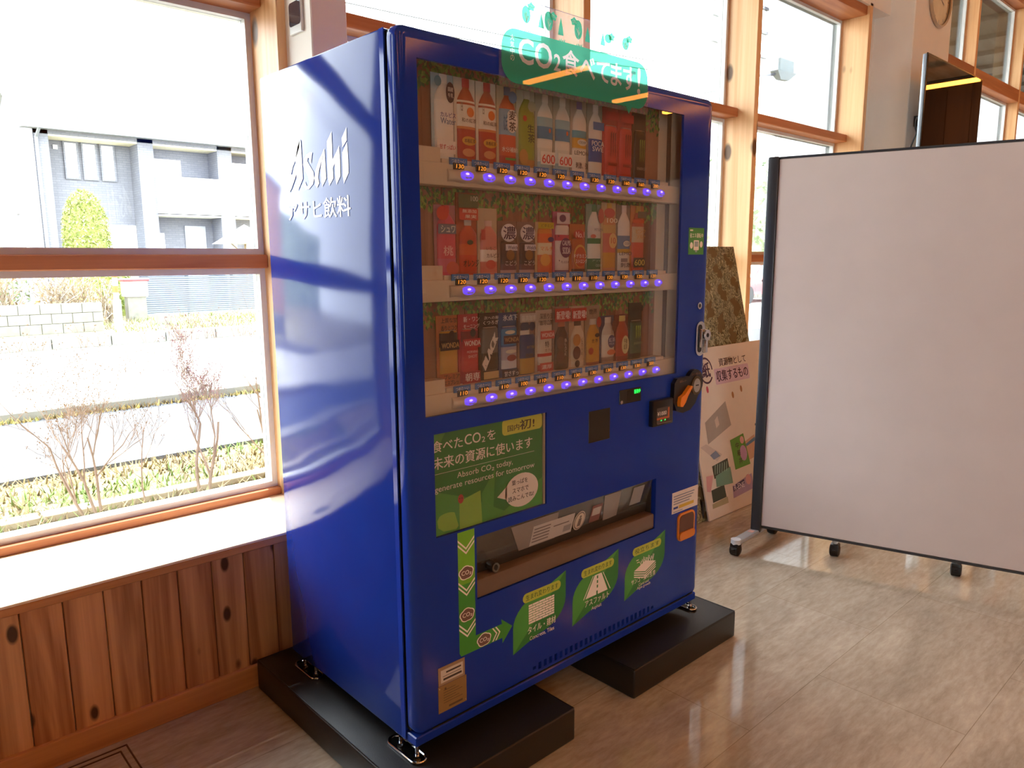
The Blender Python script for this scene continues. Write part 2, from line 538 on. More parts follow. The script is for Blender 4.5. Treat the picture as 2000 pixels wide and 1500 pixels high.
# eaves outside
ev = thing('roof_eave', (0, 1.9, 4.4), kind='structure')
m_soffit = M('soffit', '#7d7468', 0.8)
MB().box(RX0 - 3, RX1 + 6, YG + 0.06, 3.02, 4.36, 4.46).build('soffit', m_soffit, ev)
MB().box(RX0 - 3, RX1 + 6, YG - 0.3, YG + 0.08, 4.40, 4.55).build('roof_edge', m_soffit, ev)
for i in range(24):
    x = RX0 - 2 + i * 0.9
    MB().box(x, x + 0.06, YG + 0.06, 2.98, 4.30, 4.36).build('rafter', m_soffit, ev)

# amber linear lamps known from reflections; rest of the grid added for room light
m_lamp = M('amber_tube', '#ffb050', 0.4, emit=12.0, ecol='#ff9638')
m_lampb = M('lamp_body', '#3a3531', 0.5)
lamps = [(x, y) for y in (-6.2, -3.8) for x in (-2.2, 0.2, 2.3, 4.4, 6.9, 8.9, 10.3, 12.2)] + [(11.7, -1.7)]
for i, (x, y) in enumerate(lamps):
    L = thing('ceiling_lamp', (x, y, 4.0), 'short amber strip lamp in a partly added grid below the wooden ceiling', 'lamp', 'amber strip lamps under the ceiling')
    MB().box(x - 0.07, x + 0.07, y - 0.62, y + 0.62, 4.0, 4.05).build('housing', m_lampb, L)
    MB().box(x - 0.06, x + 0.06, y - 0.6, y + 0.6, 3.96, 4.0).build('diffuser', m_lamp, L)
    for s in (-0.5, 0.5):
        MB().cyl((x, y + s, 4.05), (x, y + s, RH), 0.004, n=6).build('rod', m_lampb, L)

# small glossy control panel high on the pillar
cp = thing('wall_panel', (0.265, 0.97, 2.2), 'small glossy dark panel on the white pillar above the machine', 'wall panel')
MB().rbox(0.258, 0.269, 0.926, 1.012, 2.20, 2.305, 0.004, 2).build('housing', M('panel_white', '#d8d8d6', 0.3), cp)
MB().prism(rrect(-1.008, -0.93, 2.225, 2.301, 0.012), lambda u, w: (0.2565, -u, w), lambda u, w: (0.2585, -u, w)).build('screen', M('panel_gloss', '#3a3c44', 0.06, coat=0.8), cp)

# floor hatch
fh = thing('floor_hatch', (-0.8, 0.48, 0.0), 'square floor hatch with thin dark metal edging beside the wainscot', 'hatch')
m_hatch = M('hatch_edge', '#5c4330', 0.4, 0.5)
for a in (0, 0.022):
    x0, x1, y0, y1 = -1.10 + a, -0.508 - a, 0.19 + a, 0.787 - a
    m = MB()
    for q in ((x0, x1, y1 - 0.004, y1), (x0, x1, y0, y0 + 0.004), (x0, x0 + 0.004, y0, y1), (x1 - 0.004, x1, y0, y1)):
        m.box(q[0], q[1], q[2], q[3], 0.0, 0.0025)
    m.build('edging', m_hatch, fh)
# ------------------------------------------------------------------ vending machine
def blue_paint(name, wav):
    m, nt, b = new_mat(name)
    v = coords(nt)
    n = noise(nt, v, 3.0, 3)
    nt.links.new(ramp(nt, n, [(0.3, lin('#14308c')), (0.7, lin('#183796'))]), b.inputs['Base Color'])
    b.inputs['Roughness'].default_value = 0.10
    b.inputs['Specular IOR Level'].default_value = 0.22
    if wav:
        h = noise(nt, coords(nt, (1, 0.9, 2.0)), 2.2, 1, 0.4)
        bp = nt.nodes.new('ShaderNodeBump'); bp.inputs['Strength'].default_value = wav; bp.inputs['Distance'].default_value = 0.02
        nt.links.new(h, bp.inputs['Height'])
        nt.links.new(bp.outputs[0], b.inputs['Normal'])
    return m
m_blue = blue_paint('blue_paint', 0.0)
m_blue_side = blue_paint('blue_paint_side', 0.22)
m_black = M('black_plastic', '#17171a', 0.35)
m_cream = M('cream_plastic', '#d9c6ab', 0.45, var=0.02)
m_chrome = M('chrome', '#c9cbcf', 0.12, 1.0, var=0.02)
m_dark = M('dark_recess', '#3a312c', 0.5)
W_, D_, Z0, ZT = 1.312, 0.713, 0.146, 1.976

vm = thing('vending_machine', (W_ / 2, 0.36, 0.104), 'tall blue drinks vending machine with three lit rows of samples', 'vending machine')
# cabinet behind the door
body = MB()
body.rbox(0.0, 0.024, 0.052, D_, Z0, ZT - 0.003, 0.005, 2).rbox(W_ - 0.024, W_, 0.052, D_, Z0, ZT - 0.003, 0.005, 2)
body.box(0.02, W_ - 0.02, 0.053, D_ - 0.003, ZT - 0.02, ZT - 0.0035).box(0.02, W_ - 0.02, 0.053, D_ - 0.003, Z0 + 0.001, 0.2).box(0.02, W_ - 0.02, D_ - 0.02, D_ - 0.001, 0.2, ZT - 0.02).box(0.02, W_ - 0.02, 0.092, 0.11, 0.2, ZT - 0.02)
cab = body.build('cabinet', m_blue_side, vm, True)
MB().rbox(-0.0012, 0.002, 0.047, 0.066, Z0 + 0.005, ZT - 0.004, 0.0006, 1).build('side_flange', m_blue, cab)
MB().box(0.006, 0.026, 0.03, 0.053, 0.182, ZT - 0.01).box(W_ - 0.026, W_ - 0.006, 0.03, 0.053, 0.182, ZT - 0.01).box(0.026, W_ - 0.026, 0.03, 0.053, ZT - 0.022, ZT - 0.01).box(0.026, W_ - 0.026, 0.03, 0.053, 0.182, 0.194).build('door_gasket', m_black, vm)
MB().rbox(0.003, W_ - 0.003, 0.002, 0.06, Z0, 0.174, 0.003, 1).build('plinth', m_blue, vm)

# door skin with openings
def skin():
    mb = MB()
    X0, X1, A0, A1 = 0.0, W_, 0.178, ZT
    loops = [(0, 0.034, 0.028), (0, 0.016, 0.028), (0.003, 0.007, 0.025), (0.010, 0.002, 0.018), (0.02, 0.0, 0.008), (0.03, 0.0, 0.0)]
    n = 5; vs = []
    for ins, y, r in loops:
        vs += [(p[0], y, p[1]) for p in rrect(X0 + ins, X1 - ins, A0 + ins * 0.4, A1 - ins, r, n)]
    k = 4 * (n + 1)
    fs = [(i * k + j, i * k + (j + 1) % k, (i + 1) * k + (j + 1) % k, (i + 1) * k + j) for i in range(len(loops) - 1) for j in range(k)]
    fs.append(tuple(range(k)))
    mb.add(vs, fs[:-1])
    holes = [(0.0585, 1.137, 1.043, 1.906, 0.010), (0.083, 0.494, 0.716, 0.995, 0.012), (0.22, 1.036, 0.500, 0.683, 0.02)]
    for i in range(26):
        x = 0.436 + i * 0.0236
        holes.append((x, x + 0.0125, 0.194 if 0 < i < 25 else 0.2, 0.216 if 0 < i < 25 else 0.210, 0.012))
    xs = sorted({X0 + 0.03, X1 - 0.03} | {h[0] for h in holes} | {h[1] for h in holes})
    zs = sorted({A0 + 0.012, A1 - 0.03} | {h[2] for h in holes} | {h[3] for h in holes})
    for i in range(len(xs) - 1):
        for j in range(len(zs) - 1):
            cx = (xs[i] + xs[i + 1]) / 2; cz = (zs[j] + zs[j + 1]) / 2
            if any(h[0] < cx < h[1] and h[2] < cz < h[3] for h in holes):
                continue
            mb.add([(xs[i], 0, zs[j]), (xs[i + 1], 0, zs[j]), (xs[i + 1], 0, zs[j + 1]), (xs[i], 0, zs[j + 1])], [(0, 1, 2, 3)])
    for x0, x1, z0, z1, d in holes:
        mb.add([(x0, 0, z0), (x1, 0, z0), (x1, 0, z1), (x0, 0, z1), (x0, d, z0), (x1, d, z0), (x1, d, z1), (x0, d, z1)],
               [(0, 4, 5, 1), (1, 5, 6, 2), (2, 6, 7, 3), (3, 7, 4, 0)])
    return mb
door = skin().build('door', m_blue, vm, True, angle=35)
MB().box(0.04, 1.27, 0.0125, 0.02, 0.2, 0.49).box(0.04, 0.21, 0.0125, 0.02, 0.49, 0.7).build('door_back', m_black, door)
MB().box(0.06, W_ - 0.02, 0.004, 0.03, 0.1745, 0.1778).build('foot_groove', m_black, vm)

# display compartment
m_back = wood('backdrop_wood', '#7c5540', '#a87c60', 2, 0.7, False, 1.6)
cav = MB()
cav.box(0.032, 1.275, 0.075, 0.082, 1.0, 1.95).box(0.032, 0.036, 0.011, 0.08, 1.0, 1.95).box(1.271, 1.275, 0.011, 0.08, 1.0, 1.95)
cav.box(0.032, 1.275, 0.011, 0.08, 1.93, 1.95).box(0.032, 1.275, 0.011, 0.08, 1.0, 1.02)
comp = cav.build('display_case', m_cream, vm)
MB().box(1.152, 1.270, 0.058, 0.0755, 1.02, 1.93).build('light_column', M('cream_column', '#cdb79b', 0.4, var=0.02), comp)
MB().box(1.148, 1.1515, 0.060, 0.0755, 1.02, 1.93).build('column_gap', m_dark, comp)
rows = [1.648, 1.357, 1.063]
tops = [1.93, 1.63, 1.335]
prices = [['130', '120', '120', '120', '120', '120', '120', '120', '120', '160', '160', '200'],
          ['120', '120', '120', '120', '120', '110', '110', '110', '120', '120', '120', '120'],
          ['110', '110', '110', '100', '110', '110', '130', '130', '130', '130', '130', '200']]
m_leaf = [M('leaf_print_%d' % i, c, 0.7) for i, c in enumerate(('#4f7a35', '#6e9446', '#3c6a44', '#8aa352'))]
m_tag = M('price_tag_blue', '#3a78b5', 0.4)
m_led = M('amber_digits', '#ffb347', 0.4, emit=0.6, ecol='#ff9a28')
m_btn = M('violet_button', '#7a5cf0', 0.15, emit=0.45, ecol='#6a48ff', coat=0.6)
m_btn2 = M('violet_button_core', '#b7a4ff', 0.2, emit=0.7, ecol='#b49cff')
m_mark = M('button_mark', '#8d86a8', 0.4, emit=0.08, ecol='#8070d0')
ink_w = ink('#f2efe8')
rr = random.Random(9)
for ri, zb in enumerate(rows):
    # printed plank backdrop with a garland of leaves
    nbp = 15
    for i in range(nbp):
        a = 0.036 + (1.095 - 0.036) * i / nbp; c = 0.036 + (1.095 - 0.036) * (i + 1) / nbp
        MB().box(a + 0.0008, c - 0.0008, 0.0705, 0.075, zb + 0.03, tops[ri]).build('backdrop_plank', m_back, comp)
    g = MB()
    for i in range(900):
        u = rr.uniform(0.036, 1.095); hang = 0.035 + 0.028 * abs(math.sin(u * 19 + ri)) + 0.02 * abs(math.sin(u * 47 + 2 * ri))
        if i < 60: u = rr.uniform(0.036, 0.10); hang = 0.085
        w0 = tops[ri] - rr.uniform(0, hang); L = rr.uniform(0.010, 0.020); an = -PI / 2 + rr.uniform(-0.9, 0.9)
        dx, dz = math.cos(an), math.sin(an); wd = L * 0.3; y = 0.0702 - rr.uniform(0, 0.0015)
        if not (0.038 < u + dx * L < 1.093): continue
        g.add([(u, y, w0), (u + dx * L * .5 - dz * wd, y, w0 + dz * L * .5 + dx * wd), (u + dx * L, y, w0 + dz * L), (u + dx * L * .5 + dz * wd, y, w0 + dz * L * .5 - dx * wd)], [(0, 3, 2, 1)], rr.randrange(4))
    tag(g.build('leaf_garland', m_leaf, comp), kind='stuff')
    # shelf front, wavy button rail
    sh = MB().rbox(0.034, 1.273, 0.026, 0.074, zb - 0.026, zb + 0.030, 0.004, 2).box(0.15, 1.10, 0.03, 0.074, zb + 0.03, zb + 0.0405).build('shelf', m_cream, vm, True)
    MB().box(0.034, 0.146, 0.031, 0.074, zb + 0.030, zb + 0.066).build('shelf_block', m_cream, sh)
    xs = [0.163 + 0.895 * i / 120 for i in range(121)]
    rl = MB(); nn = 9; vs = []
    for x in xs:
        ph = (x - 0.215) / 0.07436; s = 0.5 + 0.5 * math.cos(2 * PI * ph)
        hh = 0.0145 + 0.0035 * s
        e = min(1, (x - 0.160) / 0.012, (1.061 - x) / 0.012) ** 0.5
        for j in range(nn):
            a = -PI / 2 + PI * j / (nn - 1)
            vs.append((x, 0.0265 - 0.017 * math.cos(a) * e, zb + hh * math.sin(a)))
    fs = [(i * nn + j, (i + 1) * nn + j, (i + 1) * nn + j + 1, i * nn + j + 1) for i in range(120) for j in range(nn - 1)]
    rl.add(vs, fs).add(vs[:nn], [tuple(range(nn))]).add(vs[-nn:], [tuple(range(nn - 1, -1, -1))])
    rail = rl.build('button_rail', m_cream, vm, True)
    for k in range(12):
        xb = 0.215 + 0.07436 * k
        b_ = MB().lathe([(0.0, 0.0075), (0.3, 0.0072), (0.6, 0.0058), (0.85, 0.0032), (1.0, 0.0)], n=20)
        bt = MB()
        bt.add([(xb + v[0] * 0.0235, 0.0112 - v[2], zb + 0.001 + v[1] * 0.0118) for v in b_.v], b_.f)
        bo = bt.build('select_button', m_btn, rail, True, angle=180)
        MB().poly(circ(xb - 0.004, zb + 0.0045, 0.0060, 0.0030), FR(0.0034)).poly(circ(xb - 0.005, zb - 0.0045, 0.0055, 0.0024), FR(0.0044), 1).poly(circ(xb + 0.006, zb - 0.0045, 0.0055, 0.0024), FR(0.0044), 1).build('button_light', [m_btn2, m_mark], rail)
        x0 = xb - 0.046; y0 = 0.0225; z1 = zb + 0.044
        pt = MB().box(x0, x0 + 0.057, y0, y0 + 0.003, z1 - 0.017, z1).build('price_tag', m_tag, sh)
        MB().text('つめた〜い', x0 + 0.006, x0 + 0.051, z1 - 0.013, z1 - 0.003, FR(y0 - 0.0004)).build('tag_lettering', ink_w, sh)
        MB().box(x0 + 0.011, x0 + 0.045, y0 - 0.002, y0 + 0.001, z1 - 0.0285, z1 - 0.0125).build('price_display', m_black, sh)
        MB().text(prices[ri][k], x0 + 0.0165, x0 + 0.041, z1 - 0.0255, z1 - 0.0155, lambda u, w, y=y0: (u + (w - zb) * 0.12, y - 0.0024, w)).build('price_digits', m_led, sh)
m_dglass = glassy('display_glass', (0.93, 0.93, 0.92), 0.06, haze=0.035, hazec=(0.8, 0.75, 0.7))
MB().box(0.0585, 1.137, 0.0035, 0.0045, 1.043, 1.906).build('display_glass', m_dglass, door)

# side lettering
SIDE = lambda u, w: (-0.0012, -u, w)
A = [[(-0.4774, 1.7713), (-0.484, 1.75), (-0.5104, 1.718), (-0.5285, 1.7015), (-0.5416, 1.6811), (-0.5104, 1.679), (-0.5179, 1.6681), (-0.5416, 1.6429), (-0.5556, 1.6324), (-0.5672, 1.6433), (-0.5691, 1.665), (-0.5581, 1.6871), (-0.5327, 1.7188), (-0.5025, 1.7492)], [(-0.4774, 1.7713), (-0.4731, 1.7666), (-0.4715, 1.7156), (-0.4711, 1.6643), (-0.5045, 1.6329), (-0.5085, 1.6688), (-0.5104, 1.718), (-0.4964, 1.7486)], [(-0.4105, 1.7285), (-0.421, 1.6998), (-0.4299, 1.7156), (-0.4367, 1.7177), (-0.4406, 1.7085), (-0.4274, 1.695), (-0.4089, 1.677), (-0.4065, 1.6605), (-0.415, 1.6448), (-0.4397, 1.6329), (-0.4575, 1.6336), (-0.4703, 1.6434), (-0.4676, 1.6515), (-0.4599, 1.656), (-0.4507, 1.6419), (-0.4399, 1.6425), (-0.4347, 1.6532), (-0.4419, 1.6689), (-0.459, 1.6869), (-0.4664, 1.7013), (-0.4618, 1.716), (-0.4446, 1.7266), (-0.4236, 1.731)], [(-0.3431, 1.732), (-0.355, 1.7056), (-0.3665, 1.6968), (-0.3772, 1.6796), (-0.384, 1.6614), (-0.3794, 1.6448), (-0.3931, 1.6337), (-0.4026, 1.6417), (-0.4042, 1.6603), (-0.3963, 1.6813), (-0.3746, 1.7061)], [(-0.3431, 1.732), (-0.3419, 1.6924), (-0.3406, 1.6538), (-0.3647, 1.6335), (-0.3677, 1.6493), (-0.3693, 1.6789), (-0.3645, 1.6945)], [(-0.3027, 1.7707), (-0.3027, 1.7354), (-0.3038, 1.6992), (-0.3027, 1.6521), (-0.326, 1.6339), (-0.3323, 1.6545), (-0.3284, 1.7487)], [(-0.2667, 1.7314), (-0.2646, 1.6954), (-0.2665, 1.6544), (-0.2883, 1.634), (-0.2921, 1.6513), (-0.2929, 1.6904), (-0.3035, 1.6783), (-0.3038, 1.6992), (-0.281, 1.7176)], [(-0.227, 1.7721), (-0.2276, 1.7396), (-0.2502, 1.7245), (-0.2524, 1.7476)], [(-0.2264, 1.7357), (-0.2239, 1.6914), (-0.2251, 1.6586), (-0.2506, 1.6337), (-0.2541, 1.6533), (-0.2528, 1.7121)]]
lg = MB()
for p in A:
    lg.poly(p[::-1], SIDE)
lg.text('アサヒ飲料', -0.572, -0.222, 1.551, 1.604, SIDE, 0, 0.016)
ink_side = M('white_vinyl', '#ffffff', 0.10, var=0.01, spec=0.34)
lg.build('side_lettering', ink_side, cab)

# ---------------------------------------------------------------- stickers on the door
g_dk, g_md, g_lt, g_yl = ink('#2f7d3c'), ink('#4c9a45'), ink('#8fbb4a'), ink('#c9c94a')
wht, brn, drk = ink('#efe6da'), ink('#6e5046'), ink('#3a302c')
po = MB().box(0.083, 0.486, 0.0105, 0.0118, 0.716, 0.995).build('poster', g_dk, door)
q = MB(); F1, F2, F3, F4 = FR(0.0101), FR(0.0098), FR(0.0095), FR(0.0092)
q.poly([(0.083, 0.716), (0.36, 0.716), (0.20, 0.80), (0.083, 0.84)], F1, 1)
q.poly([(0.30, 0.716), (0.486, 0.716), (0.486, 0.80), (0.42, 0.77)], FR(0.01005), 1)
q.poly([(0.083, 0.995), (0.083, 0.93), (0.13, 0.995)], F1, 1)
q.poly([(0.25, 0.80), (0.30, 0.86), (0.29, 0.716), (0.25, 0.716)], FR(0.0102), 1)
q.poly(rrect(0.327, 0.484, 0.949, 0.995, 0.012), F2, 2)
q.poly([(0.095, 0.757)] + circ(0.128, 0.757, 0.036, 0.016, 8, PI * 0.75, PI * 0.25)[:9] + [(0.166, 0.728), (0.158, 0.720), (0.115, 0.724), (0.098, 0.737)], F2, 3)
q.poly([(0.17, 0.716)] + [(0.17, 0.795), (0.245, 0.81), (0.25, 0.716)], FR(0.00995), 4)
q.poly(circ(0.402, 0.778, 0.066, 0.05, 28) , F2, 5)
q.poly([(0.306, 0.775), (0.343, 0.80), (0.343, 0.76)], F2, 5)
q.poly(circ(0.175, 0.801, 0.010, 0.013, 12), F3, 6)
for s in (-1, 1):
    q.poly(circ(0.175 + s * 0.004, 0.803, 0.002, n=8), F4, 7)
q.poly(rect(0.084, 0.452, 0.8842, 0.8852), F2, 5)
q.build('poster_print', [g_dk, g_md, g_yl, g_lt, g_lt, wht, ink('#b03a34'), drk], po)
t = MB()
t.text('食べた', 0.083, 0.185, 0.943, 0.974, F2, 0, 0.01).text('CO', 0.192, 0.248, 0.947, 0.975, F2, 0, 0.01).text('2', 0.252, 0.264, 0.945, 0.960, F2, 0, 0.01).text('を', 0.272, 0.302, 0.946, 0.974, F2, 0, 0.01)
t.text('未来の資源に使います', 0.084, 0.444, 0.897, 0.930, F2, 0, 0.012)
t.text('Absorb CO₂ today,', 0.164, 0.366, 0.856, 0.877, F2, 0, 0.006).text('generate resources for tomorrow', 0.089, 0.453, 0.831, 0.852, F2, 0, 0.006)
t.text('国内', 0.347, 0.392, 0.958, 0.976, F4, 1, 0.015).text('初!', 0.394, 0.452, 0.956, 0.985, F4, 1, 0.02)
t.text('葉っぱを', 0.362, 0.425, 0.797, 0.812, F4, 1, 0.015).text('スマホで', 0.364, 0.428, 0.773, 0.788, F4, 1, 0.015).text('読みこんでね!', 0.347, 0.449, 0.750, 0.766, F4, 1, 0.015)
t.build('poster_lettering', [wht, drk], po)
MB().box(0.486, 0.4935, 0.006, 0.0118, 0.716, 0.995).build('poster_edge', M('beige_edge', '#a89a80', 0.6), po)
MB().box(0.083, 0.494, 0.0028, 0.0034, 0.716, 0.995).build('poster_cover', glassy('poster_cover_clear', (0.95, 0.95, 0.95), 0.035), po)

# arrow strip
D1, D2, D3, D4 = FR(-0.0006), FR(-0.0010), FR(-0.0014), FR(-0.0018)
st = MB().poly([(0.153, 0.712), (0.153, 0.362), (0.159, 0.352), (0.272, 0.352), (0.312, 0.352), (0.312, 0.335), (0.351, 0.376), (0.308, 0.411), (0.310, 0.396), (0.212, 0.396), (0.212, 0.712)], D1, 0)
st.poly(rect(0.153, 0.212, 0.56, 0.712), FR(-0.0007), 1)
st = st.build('arrow_sticker', [ink('#3f8f34'), ink('#6fae2c')], door)
t = MB()
for zc in (0.645, 0.524, 0.402):
    for dz in (0.0, 0.013):
        t.poly([(0.153, zc + dz + 0.028), (0.1815, zc + dz), (0.211, zc + dz + 0.028), (0.211, zc + dz + 0.034), (0.1815, zc + dz + 0.006), (0.153, zc + dz + 0.034)], D2, 0)
for dx in (0.0, 0.012):
    t.poly([(0.272 + dx, 0.354), (0.287 + dx, 0.375), (0.272 + dx, 0.395), (0.277 + dx, 0.395), (0.292 + dx, 0.375), (0.277 + dx, 0.354)], D2, 0)
for cx, cz in ((0.181, 0.592), (0.182, 0.469), (0.242, 0.373)):
    cl = MB()
    for sc, mi, ff in ((1.0, 0, D2), (0.86, 1, D3)):
        P = []
        for i in range(48):
            a = 2 * PI * i / 48
            r = 1 + 0.12 * abs(math.sin(2.5 * a + 0.6))
            P.append((cx + 0.0245 * sc * r * math.cos(a), cz + 0.0185 * sc * r * math.sin(a)))
        cl.poly(P, ff, mi)
    cl.text('CO₂', cx - 0.017, cx + 0.017, cz - 0.008, cz + 0.007, D4, 0, 0.012).build('cloud_print', [wht, brn], st)
tag(t.build('chevrons', wht, st), kind='stuff')

# three leaf stickers
def leaf(x0):
    x1, z0, z1 = x0 + 0.225, 0.281, 0.4805
    up = [(x0, z0), (x0, 0.362)] + [(x0 + 0.125 - 0.125 * math.cos(a) , 0.362 + 0.085 * math.sin(a)) for a in [PI / 2 * i / 8 for i in range(1, 9)]] + [(x1, z1)]
    lo = [(x1, z1), (x1, 0.395)] + [(x1 - 0.12 + 0.12 * math.cos(a), 0.395 - 0.083 * math.sin(a)) for a in [PI / 2 * i / 8 for i in range(1, 9)]] + [(x0, z0)]
    return MB().poly(up[::-1], D1, 0).poly(lo[::-1], D1, 1).build('leaf_sticker', [g_md, g_dk], door)
def pill(t, x0, x1, z0, z1, s):
    t.poly(rrect(x0, x1, z0, z1, (z1 - z0) / 2 - 0.0005), D2, 1)
    t.text(s, x0 + 0.012, x1 - 0.012, z0 + 0.006, z1 - 0.006, D3, 2, 0.008)
L1 = leaf(0.354); t = MB()
pill(t, 0.394, 0.556, 0.428, 0.458, '生まれ変わります')
for r in range(8):
    z = 0.356 + r * 0.0079
    cuts = [0.417, 0.4335, 0.461, 0.489, 0.5165, 0.528] if r % 2 else [0.417, 0.447, 0.475, 0.503, 0.528]
    for a, c in zip(cuts[:-1], cuts[1:]):
        t.poly(rect(a + 0.0008, c - 0.0008, z, z + 0.0062), D2, 0)
t.text('タイル・建材', 0.414, 0.534, 0.324, 0.348, D2, 0, 0.012).text('Concrete, Tiles', 0.422, 0.527, 0.300, 0.315, D2, 0, 0.008)
t.build('leaf_print', [wht, ink('#b7c24a'), ink('#2c5a34')], L1)
L2 = leaf(0.611); t = MB()
pill(t, 0.651, 0.813, 0.428, 0.458, '生まれ変わります')
t.poly([(0.672, 0.353), (0.716, 0.422), (0.750, 0.422), (0.782, 0.353), (0.732, 0.353), (0.732, 0.366), (0.725, 0.366), (0.725, 0.353)][::-1][::-1], D2, 0)
for z in (0.376, 0.392, 0.408):
    t.poly(rect(0.7265, 0.7325, z, z + 0.010), D3, 3)
t.poly([(0.661, 0.353), (0.7075, 0.422), (0.7105, 0.422), (0.665, 0.353)], D2, 0).poly([(0.793, 0.353), (0.756, 0.422), (0.759, 0.422), (0.797, 0.353)][::-1], D2, 0)
t.text('アスファルト', 0.670, 0.790, 0.324, 0.346, D2, 0, 0.012).text('Asphalt', 0.702, 0.752, 0.302, 0.317, D2, 0, 0.008)
t.build('leaf_print', [wht, ink('#b7c24a'), ink('#2c5a34'), g_dk], L2)
L3 = leaf(0.872); t = MB()
pill(t, 0.912, 1.074, 0.428, 0.458, '役立ちます')
t.poly([(0.922, 0.374), (0.985, 0.356), (1.045, 0.379), (0.985, 0.396)], D2, 0)
for k in range(3):
    z = 0.366 - k * 0.008
    t.poly([(0.922, z), (0.985, z - 0.018), (1.045, z + 0.005), (1.045, z + 0.009), (0.985, z - 0.0135), (0.922, z + 0.0045)][::-1][::-1], D2, 0)
for cx, h in ((0.958, 0.02), (0.972, 0.032), (0.985, 0.026), (1.0, 0.03), (1.014, 0.022), (1.026, 0.028)):
    t.poly([(cx - 0.0016, 0.382), (cx + 0.0016, 0.382), (cx + 0.003, 0.382 + h), (cx + 0.0005, 0.382 + h)], D3, 0)
    t.poly([(cx, 0.388), (cx + 0.002, 0.388), (cx + 0.009, 0.388 + h * 0.7), (cx + 0.0065, 0.388 + h * 0.7)], D3, 0)
    t.poly([(cx - 0.002, 0.390), (cx, 0.388), (cx - 0.0055, 0.388 + h * 0.6), (cx - 0.008, 0.388 + h * 0.6)][::-1], D3, 0)
for a, z in ((0.933, 0.408), (0.937, 0.399)):
    t.poly(rect(a, a + 0.014, z, z + 0.003), D2, 0)
t.text('サンゴ・藻の生育', 0.908, 1.044, 0.326, 0.346, D2, 0, 0.012).text('Coral and', 0.950, 1.006, 0.311, 0.322, D2, 0, 0.008).text('Algae growth', 0.940, 1.016, 0.297, 0.310, D2, 0, 0.008)
t.build('leaf_print', [wht, ink('#b7c24a'), ink('#2c5a34')], L3)

# pick-up chute
ch = MB().box(0.22, 1.036, 0.085, 0.09, 0.5, 0.683).box(0.215, 0.22, 0.019, 0.09, 0.5, 0.683).box(1.036, 1.041, 0.019, 0.09, 0.5, 0.683).box(0.215, 1.041, 0.019, 0.09, 0.683, 0.688).box(0.215, 1.041, 0.019, 0.09, 0.495, 0.5)
ch = ch.build('pickup_chute', m_dark, vm)
MB().rbox(0.221, 1.035, 0.002, 0.05, 0.500, 0.556, 0.008, 2).build('chute_lip', M('chute_lip', '#6a5446', 0.35), ch, True)
MB().box(0.221, 1.035, 0.04, 0.084, 0.5, 0.585).build('chute_floor', M('chute_floor', '#2b2622', 0.5), ch)
FL = lambda u, w: (u, 0.010 + (0.68 - w) * 0.3, w)
FLb = lambda u, w: (u, 0.013 + (0.68 - w) * 0.3, w)
fp = MB().prism(rect(0.224, 1.032, 0.566, 0.681), FL, FLb).build('flap', glassy('flap_clear', (0.85, 0.84, 0.82), 0.06, haze=0.12, hazec=(0.75, 0.72, 0.7)), ch)
off = lambda d: (lambda u, w: (u, 0.010 + (0.68 - w) * 0.3 - d, w))
film = M('flap_film', '#8a8078', 0.25); grey = ink('#6b5f58')
MB().poly([(0.36, 0.672), (0.56, 0.672), (0.57, 0.575), (0.42, 0.570)][::-1], off(0.0008)).build('flap_film', film, ch)
MB().poly([(0.775, 0.675), (0.86, 0.675), (0.87, 0.58), (0.80, 0.575)][::-1], off(0.0008)).build('flap_film', film, ch)
MB().poly(rect(0.93, 0.99, 0.60, 0.668), off(0.0008)).build('flap_film', ink('#8f8a86'), ch)
fs_ = MB().poly(rect(0.458, 0.642, 0.580, 0.648), off(0.0014)).build('flap_notice', ink('#b8b0a8'), ch)
t = MB()
for k in range(5):
    t.poly(rect(0.464, 0.535, 0.590 + k * 0.011, 0.594 + k * 0.011), off(0.002))
tag(t.poly(rect(0.55, 0.62, 0.622, 0.626), off(0.002)).build('notice_lines', grey, fs_), kind='stuff')
MB().poly(rect(0.60, 0.635, 0.590, 0.612), off(0.002)).build('notice_picture', ink('#8f8a86'), fs_)
em = MB().poly(circ(0.672, 0.612, 0.027, 0.034, 24), off(0.0014), 0).poly(circ(0.672, 0.612, 0.024, 0.031, 24), off(0.002), 1).poly(circ(0.672, 0.612, 0.021, 0.027, 24), off(0.0026), 0).build('flap_emblem', [ink('#cdbda8'), grey], ch)
MB().poly(circ(0.672, 0.626, 0.005, n=10), off(0.0032)).poly([(0.664, 0.592), (0.680, 0.592), (0.679, 0.6205), (0.666, 0.6205)], off(0.0034)).build('emblem_figure', grey, em)
rs = MB().poly(rect(0.725, 0.775, 0.588, 0.650), off(0.0014)).build('flap_label', ink('#7a4f4a'), ch)
MB().poly(rect(0.73, 0.77, 0.612, 0.640), off(0.002)).build('label_patch', ink('#b8b0a8'), rs)
lk = MB().cyl((0.294, 0.035, 0.572), (0.294, 0.004, 0.572), 0.014, n=16).build('chute_lock', M('dark_chrome', '#6d6a68', 0.25, 0.9), ch, True)
MB().poly(circ(0.294, 0.572, 0.007, 0.009, 12), FR(0.0036)).build('keyhole', m_black, lk)

